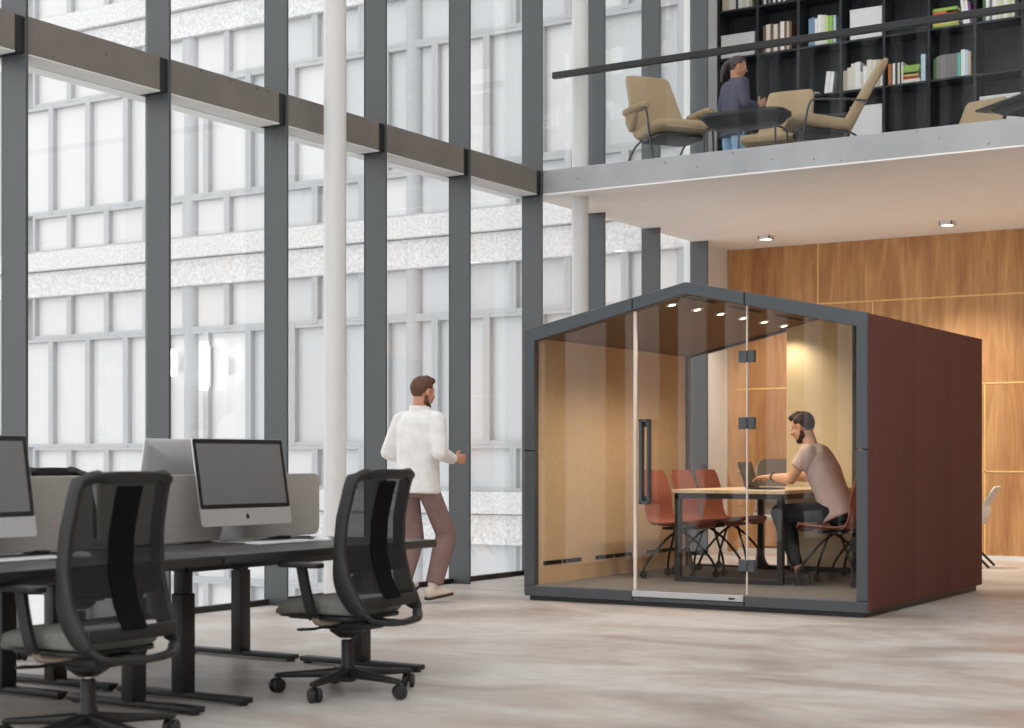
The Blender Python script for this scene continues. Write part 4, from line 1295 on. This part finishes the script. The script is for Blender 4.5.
def person(name, loc, rz, label, J, sp):
    root = empty(name, loc, rz)
    tag(root, label, 'person')
    V = lambda k: Vector(J[k])
    P, Cn, N, Hd = V('pelvis'), V('chest'), V('neck'), V('head')
    hr, hf, hu = frame(J['face'], J.get('headup', (0, 0, 1)))
    k = sp.get('build', 1.0)
    lat = (V('shR') - V('shL')).normalized()
    latp = (V('hipR') - V('hipL')).normalized()
    up = (N - P).normalized()
    fw = (up.cross(lat)).normalized(); fw = fw if fw.dot(Vector((0, 1, 0))) > 0 or True else -fw
    if fw.dot(Vector(J.get('fwd', (0, 1, 0)))) < 0: fw = -fw
    fp = (up.cross(latp)).normalized()
    if fp.dot(Vector(J.get('fwd', (0, 1, 0)))) < 0: fp = -fp
    skin = sp['skin']
    # ---- body: one continuous skin surface
    b = BM()
    hc = Hd
    b.ell(hc + hu * .030 - hf * .012, (.074, .094, .086), Matrix((hr, hf, hu)).transposed())
    b.ell(hc - hu * .035 + hf * .018, (.062, .072, .078), Matrix((hr, hf, hu)).transposed())
    b.rc(hc - hu * .092 + hf * .055 - hr * .012, .024, hc - hu * .092 + hf * .055 + hr * .012, .024)
    b.rc(hc - hu * .07 - hr * .045, .026, hc - hu * .088 + hf * .05, .022); b.rc(hc - hu * .07 + hr * .045, .026, hc - hu * .088 + hf * .05, .022)
    b.rc(hc + hu * .022 + hf * .078, .010, hc - hu * .018 + hf * .104, .0125)                       # nose
    for s_ in (-1, 1):
        b.rc(hc - hu * .022 + hf * .088 + hr * s_ * .010, .008, hc - hu * .02 + hf * .095 + hr * s_ * .012, .007)
        b.ell(hc - hu * .004 - hf * .006 + hr * s_ * .078, (.010, .020, .032), Matrix((hr, hf, hu)).transposed(), 2)   # ear
        b.rc(hc + hu * .034 + hf * .078 + hr * s_ * .012, .009, hc + hu * .032 + hf * .066 + hr * s_ * .042, .009)     # brow
        b.ell(hc - hu * .022 + hf * .062 + hr * s_ * .036, (.022, .022, .024), None, 2)            # cheek
    b.rc(hc - hu * .052 + hf * .086 - hr * .018, .008, hc - hu * .052 + hf * .086 + hr * .018, .008)
    b.rc(hc - hu * .064 + hf * .084 - hr * .015, .008, hc - hu * .064 + hf * .084 + hr * .015, .008)
    nb = hc - hu * .055 - hf * .022
    b.rc(nb, .054 * k, N, .058 * k); b.rc(N, .058 * k, Cn + (N - Cn) * .6, .075 * k)
    def sec(c, w_, d_, l=lat, f=fw):
        return (c, l * w_ * k, f * d_ * k)
    b.loft([sec(P - up * .10, .11, .085, latp, fp), sec(P, .145, .10, latp, fp), sec(P + (Cn - P) * .45, .125, .088), sec(Cn - up * .02, .145, .10), sec(Cn + (N - Cn) * .55, .15, .085), sec(N, .06, .05)], 28, 2.3)
    for s_ in 'LR':
        sh, el, wr = V('sh' + s_), V('el' + s_), V('wr' + s_)
        b.rc(Cn + (N - Cn) * .55, .06 * k, sh, .052 * k); b.rc(sh, .050 * k, el, .038 * k); b.rc(el, .039 * k, el + (wr - el) * .3, .040 * k); b.rc(el + (wr - el) * .3, .040 * k, wr, .026 * k)
        hd = J['hand' + s_]
        hand(b, wr + (Vector(hd[0]).normalized()) * .015, hd[0], hd[1], hd[2], hd[3])
        hp, kn, an = V('hip' + s_), V('kn' + s_), V('an' + s_)
        b.rc(hp, .080 * k, kn, .050 * k); b.rc(kn, .050 * k, kn + (an - kn) * .35, .052 * k); b.rc(kn + (an - kn) * .35, .052 * k, an, .034 * k)
        b.rc(an, .034, an + (V('toe' + s_) - an) * .45, .024)
    body = bake(b, .0052, 4, 'body', skin, root)
    # eyes and lips
    for s_ in (-1, 1):
        e = BM(); e.ell(hc + hu * .016 + hf * .074 + hr * s_ * .030, (.0125, .0125, .0125), None, 2)
        eo = e.build('eye', M['eyewhite'], body)
        e = BM(); e.ell(hc + hu * .016 + hf * .082 + hr * s_ * .030, (.0065, .0065, .0065), None, 2)
        e.build('iris', M['iris'], body)
    # ---- hair
    if True:
        hcn = hc + hu * .030 - hf * .012
        t = BM()
        hl = sp.get('hairlift', 1.10)
        def hairfn(c):
            # inside the head over the face, cheeks and neck front; tousled elsewhere
            x, y, z = c
            n_ = .025 * math.sin(9 * x + 4 * z) * math.sin(7 * y + 5 * z)
            front = y > .45 and z < .52
            low = (z < -.45 and y > -.25) or z < -.92
            side = y > .05 and z < .05 - .2 * (abs(x) < .6)
            if front or low or side: return .86
            return hl + n_
        t.ell(hcn, (.076, .098, .090), Matrix((hr, hf, hu)).transposed(), 5, hairfn)
        if sp.get('quiff'):
            t.rc(hcn + hu * .082 + hf * .03, .028, hcn + hu * .078 + hf * .072, .022); t.rc(hcn + hu * .080 - hr * .03, .026, hcn + hu * .074 + hf * .066 - hr * .03, .02); t.rc(hcn + hu * .080 + hr * .03, .026, hcn + hu * .074 + hf * .066 + hr * .03, .02)
        if sp.get('tail'):
            p0 = hcn - hf * .10 + hu * .0
            t.rc(p0, .03, p0 - hf * .03 - hu * .06, .034); t.rc(p0 - hf * .03 - hu * .06, .034, p0 - hf * .035 - hu * .15, .028); t.rc(p0 - hf * .035 - hu * .15, .028, p0 - hf * .02 - hu * .23, .012)
        bake(t, .006, 2, 'hair', sp['hair'], root)
    if sp.get('beard'):
        t = BM()
        t.rc(hc - hu * .07 - hr * .050 + hf * .005, .026, hc - hu * .092 + hf * .052, .028); t.rc(hc - hu * .07 + hr * .050 + hf * .005, .026, hc - hu * .092 + hf * .052, .028)
        t.rc(hc - hu * .098 + hf * .058 - hr * .012, .027, hc - hu * .098 + hf * .058 + hr * .012, .027)
        t.rc(hc - hu * .038 + hf * .088 - hr * .022, .0075, hc - hu * .038 + hf * .088 + hr * .022, .0075)
        t.rc(hc - hu * .035 + hr * .060, .014, hc - hu * .075 + hr * .052, .022); t.rc(hc - hu * .035 - hr * .060, .014, hc - hu * .075 - hr * .052, .022)
        bake(t, .005, 2, 'beard', sp['hair'], root)
    # ---- top
    t = BM()
    ease = sp.get('ease', .02)
    hem = sp.get('hem', .10)
    def s2(c, w_, d_, l=lat, f=fw):
        return (c, l * (w_ * k + ease), f * (d_ * k + ease))
    t.loft([s2(P - up * hem, .158, .122, latp, fp), s2(P - up * (hem - .015), .163, .127, latp, fp), s2(P + up * .02, .155, .118, latp, fp), s2(P + (Cn - P) * .45, .142, .106), s2(Cn - up * .02, .160, .112),
            s2(Cn + (N - Cn) * .55, .162, .098), s2(Cn + (N - Cn) * .80, .120, .082), s2(N + up * .0, .052, .05), s2(N + up * sp.get('collar', .0), .046, .045)], 32, 2.4)
    for s_ in 'LR':
        sh, el, wr = V('sh' + s_), V('el' + s_), V('wr' + s_)
        c0 = Cn + (N - Cn) * .55
        t.rc(c0, .075 * k, sh, .060 * k + ease * .4)
        t.rc(N - up * .035 + (sh - N) * .15, .055 * k + ease * .5, sh + (N - sh) * .15, .062 * k + ease * .4)
        if sp['sleeve'] == 'long':
            t.rc(sh, .060 * k + ease * .4, el, .048 * k + ease * .4)
            w2 = wr - (wr - el).normalized() * .01
            t.rc(el, .048 * k + ease * .4, el + (wr - el) * .5, .044 * k + ease * .3)
            t.tube([el + (wr - el) * .45, w2], [.045 * k + ease * .3, .034 * k + ease * .2], 16)
        else:
            m_ = sh + (el - sh) * .56
            t.rc(sh, .060 * k + ease * .4, sh + (el - sh) * .3, .058 * k + ease * .4)
            t.tube([sh + (el - sh) * .2, m_], [.058 * k + ease * .4, .060 * k + ease * .5], 18)
    if sp.get('hood'):
        pass
    bake(t, .0085, 5, sp['topname'], sp['top'], root)
    # ---- trousers
    t = BM()
    t.loft([(P - up * .13, latp * .10, fp * .09), (P - up * .05, latp * .165, fp * .122), (P + up * .04, latp * .158, fp * .115), (P + up * .10, latp * .148, fp * .108)], 28, 2.4)
    for s_ in 'LR':
        hp, kn, an = V('hip' + s_), V('kn' + s_), V('an' + s_)
        lw = sp.get('leg', .068)
        t.rc(hp, .090, hp + (kn - hp) * .5, .084); t.rc(hp + (kn - hp) * .5, .084, kn, lw)
        cuff = an + (kn - an).normalized() * sp.get('cuff', .03)
        t.rc(kn, lw, kn + (an - kn) * .4, lw * .98)
        t.tube([kn + (an - kn) * .3, cuff], [lw * .98, lw * sp.get('taper', .80)], 18)
    bake(t, .0095, 5, 'trousers', sp['trousers'], root)
    # ---- shoes
    for s_ in 'LR':
        an, toe = V('an' + s_), V('toe' + s_)
        sole = Vector(J.get('soleup' + s_, (0, 0, 1)))
        d = (toe - an); d = (d - sole * d.dot(sole)).normalized()
        sd = d.cross(sole).normalized()
        base = an - sole * J.get('ankle' + s_, .082)
        t = BM()
        t.mi = 0
        t.loft([(base - d * .075 + sole * .050, sd * .026, sole * .030), (base - d * .06 + sole * .052, sd * .034, sole * .045), (base - d * .01 + sole * .055, sd * .038, sole * .050), (base + d * .05 + sole * .048, sd * .042, sole * .040),
                (base + d * .11 + sole * .036, sd * .047, sole * .026), (base + d * .165 + sole * .030, sd * .042, sole * .019), (base + d * .195 + sole * .026, sd * .024, sole * .012)], 20, 2.6)
        t.rc(an + sole * .03, .040, base + sole * .05, .038)
        so = t.build('shoe', sp['shoe'], root, smooth=60)
        q = BM()
        pts = []
        for (a, w_) in ((-.08, .020), (-.072, .032), (-.03, .037), (.04, .040), (.10, .047), (.15, .046), (.185, .034), (.202, .014)):
            pts.append((a, w_))
        poly = [(a, w_) for a, w_ in pts] + [(a, -w_) for a, w_ in reversed(pts)]
        Mx = Matrix((( d.x, sd.x, sole.x, base.x), (d.y, sd.y, sole.y, base.y), (d.z, sd.z, sole.z, base.z), (0, 0, 0, 1)))
        q.prism(poly, 'z', 0, .024, .003, M=Mx)
        q.build('sole', sp['sole'], so)
    return root

def cloth(name, rgb, sc_=9, st=.5):
    return mat(name, rgb, 0.9, var=0.07, scale=14, bump=st, bscale=sc_, spec=0.2)
M['eyewhite'] = mat('eye white', (228, 222, 216), 0.3, var=0.01)
M['iris'] = mat('dark brown iris', (44, 30, 22), 0.2, var=0.05)
M['skin1'] = mat('fair skin', (205, 150, 122), 0.55, var=0.05, scale=10, spec=0.35)
M['skin2'] = mat('light tan skin', (206, 158, 128), 0.55, var=0.05, scale=10, spec=0.35)
M['skin3'] = mat('tan skin', (190, 136, 108), 0.55, var=0.05, scale=10, spec=0.35)
M['hair1'] = mat('chestnut hair', (98, 62, 42), 0.6, var=0.25, scale=40, bump=.4, bscale=80)
M['hair2'] = mat('dark brown hair', (52, 36, 30), 0.6, var=0.25, scale=40, bump=.4, bscale=80)
M['hair3'] = mat('black brown hair', (58, 46, 46), 0.55, var=0.25, scale=40, bump=.4, bscale=80)
M['c_white'] = cloth('white jersey', (240, 238, 236))
M['c_mauve'] = cloth('mauve brown twill', (138, 112, 108))
M['c_cream'] = mat('cream suede', (222, 206, 190), 0.8, var=0.06)
M['c_tan'] = mat('dark brown rubber', (70, 54, 48), 0.7, var=0.05)
M['c_tee'] = cloth('heather pink grey jersey', (200, 178, 170))
M['c_denim'] = cloth('black denim', (46, 49, 54))
M['c_shoe'] = mat('dark brown leather', (46, 32, 30), 0.45, var=0.06)
M['c_navy'] = cloth('slate navy wool', (82, 82, 98))
M['c_jean'] = cloth('light blue denim', (134, 168, 192))
M['c_shoe3'] = mat('white leather', (220, 220, 220), 0.5, var=0.03)

person('person', (-7.30, 10.30, .002), -.06, 'person in white sweater and mauve brown trousers walking away beside the glass wall',
    dict(pelvis=(0, 0, .96), chest=(0, .035, 1.30), neck=(.0, .035, 1.50), head=(.015, .065, 1.665), face=(.32, .92, -.2),
         shL=(-.185, .03, 1.435), shR=(.185, .03, 1.435), hipL=(-.09, 0, .93), hipR=(.09, .01, .93),
         elL=(-.25, -.05, 1.19), wrL=(-.13, .16, 1.10), elR=(.245, -.02, 1.185), wrR=(.215, .205, 1.13),
         handL=((.6, .8, .1), (.8, -.6, 0), (0, 0, 1), .5), handR=((.1, 1, .05), (-1, .1, -.1), (0, .1, 1), .6),
         knL=(-.085, .07, .505), anL=(-.075, -.10, .125), toeL=(-.08, .04, .03), soleupL=(0, -.35, .94),
         knR=(.115, .235, .535), anR=(.085, .10, .11), toeR=(.11, .26, .035), soleupR=(0, -.12, .99)),
    dict(skin=M['skin1'], hair=M['hair1'], beard=True, quiff=True, sleeve='long', topname='sweater', top=M['c_white'], trousers=M['c_mauve'], leg=.084, taper=.85, cuff=.04, shoe=M['c_cream'], sole=M['c_tan'], ease=.032, hem=.10, collar=.055))

seat = person('person', (-4.64, 12.34, FZ + .034), PI / 2, 'person in a pale pinkish t-shirt and black jeans working at the pod table',
    dict(pelvis=(0, -.06, .585), chest=(0, .07, .90), neck=(0, .165, 1.085), head=(0, .245, 1.245), face=(-.04, .93, -.36),
         shL=(-.18, .135, 1.03), shR=(.18, .135, 1.03), hipL=(-.095, -.03, .56), hipR=(.095, -.03, .56),
         elL=(-.225, .25, .815), wrL=(-.10, .47, .84), elR=(.225, .27, .83), wrR=(.12, .49, .84),
         handL=((.05, 1, -.06), (0, -.1, -1), (1, 0, 0), .45), handR=((-.05, 1, -.06), (0, -.1, -1), (-1, 0, 0), .45),
         knL=(-.12, .40, .545), anL=(-.10, .22, .053), toeL=(-.12, .37, -.02), knR=(.12, .42, .545), anR=(.11, .34, .053), toeR=(.13, .49, -.02)),
    dict(skin=M['skin2'], hair=M['hair2'], beard=True, quiff=True, sleeve='short', topname='t_shirt', top=M['c_tee'], trousers=M['c_denim'], leg=.068, taper=.72, cuff=.07, shoe=M['c_shoe'], sole=M['c_shoe'], ease=.02, hem=.08))
w_ = BM(); wl = Vector((-.113, .447, .839)); wd = Vector((.125, .22, .025)).normalized()
w_.tube([wl - wd * .009, wl + wd * .009], [.034, .034], 18); w_.box(tuple(wl + Vector((-.014, -.012, .026))), tuple(wl + Vector((.014, .012, .038))), .003)
w_.build('wrist_watch', M['black'], seat)

person('person', (-7.28, 16.35, BZ + .002), -.55, 'person with a dark ponytail in a slate jacket and light jeans standing at the bookcase',
    dict(pelvis=(0, 0, .90), chest=(0, .02, 1.20), neck=(0, .03, 1.385), head=(0, .06, 1.535), face=(.45, .86, -.25),
         shL=(-.165, .02, 1.325), shR=(.165, .02, 1.325), hipL=(-.085, 0, .87), hipR=(.085, 0, .87),
         elL=(-.235, .0, 1.08), wrL=(-.08, .20, 1.06), elR=(.235, .0, 1.08), wrR=(.12, .24, 1.10),
         handL=((.7, .7, .1), (.5, -.5, .6), (-.3, .3, .9), .5), handR=((-.1, .85, .5), (-1, 0, .1), (0, -.3, 1), .6),
         knL=(-.085, .02, .47), anL=(-.085, -.02, .09), toeL=(-.10, .13, .03), knR=(.085, .03, .47), anR=(.09, .0, .09), toeR=(.11, .15, .03)),
    dict(skin=M['skin3'], hair=M['hair3'], tail=True, sleeve='long', topname='jacket', top=M['c_navy'], trousers=M['c_jean'], leg=.066, taper=.75, cuff=.02, shoe=M['c_shoe3'], sole=M['c_shoe3'], ease=.022, hem=.16, build=.92, collar=.02))
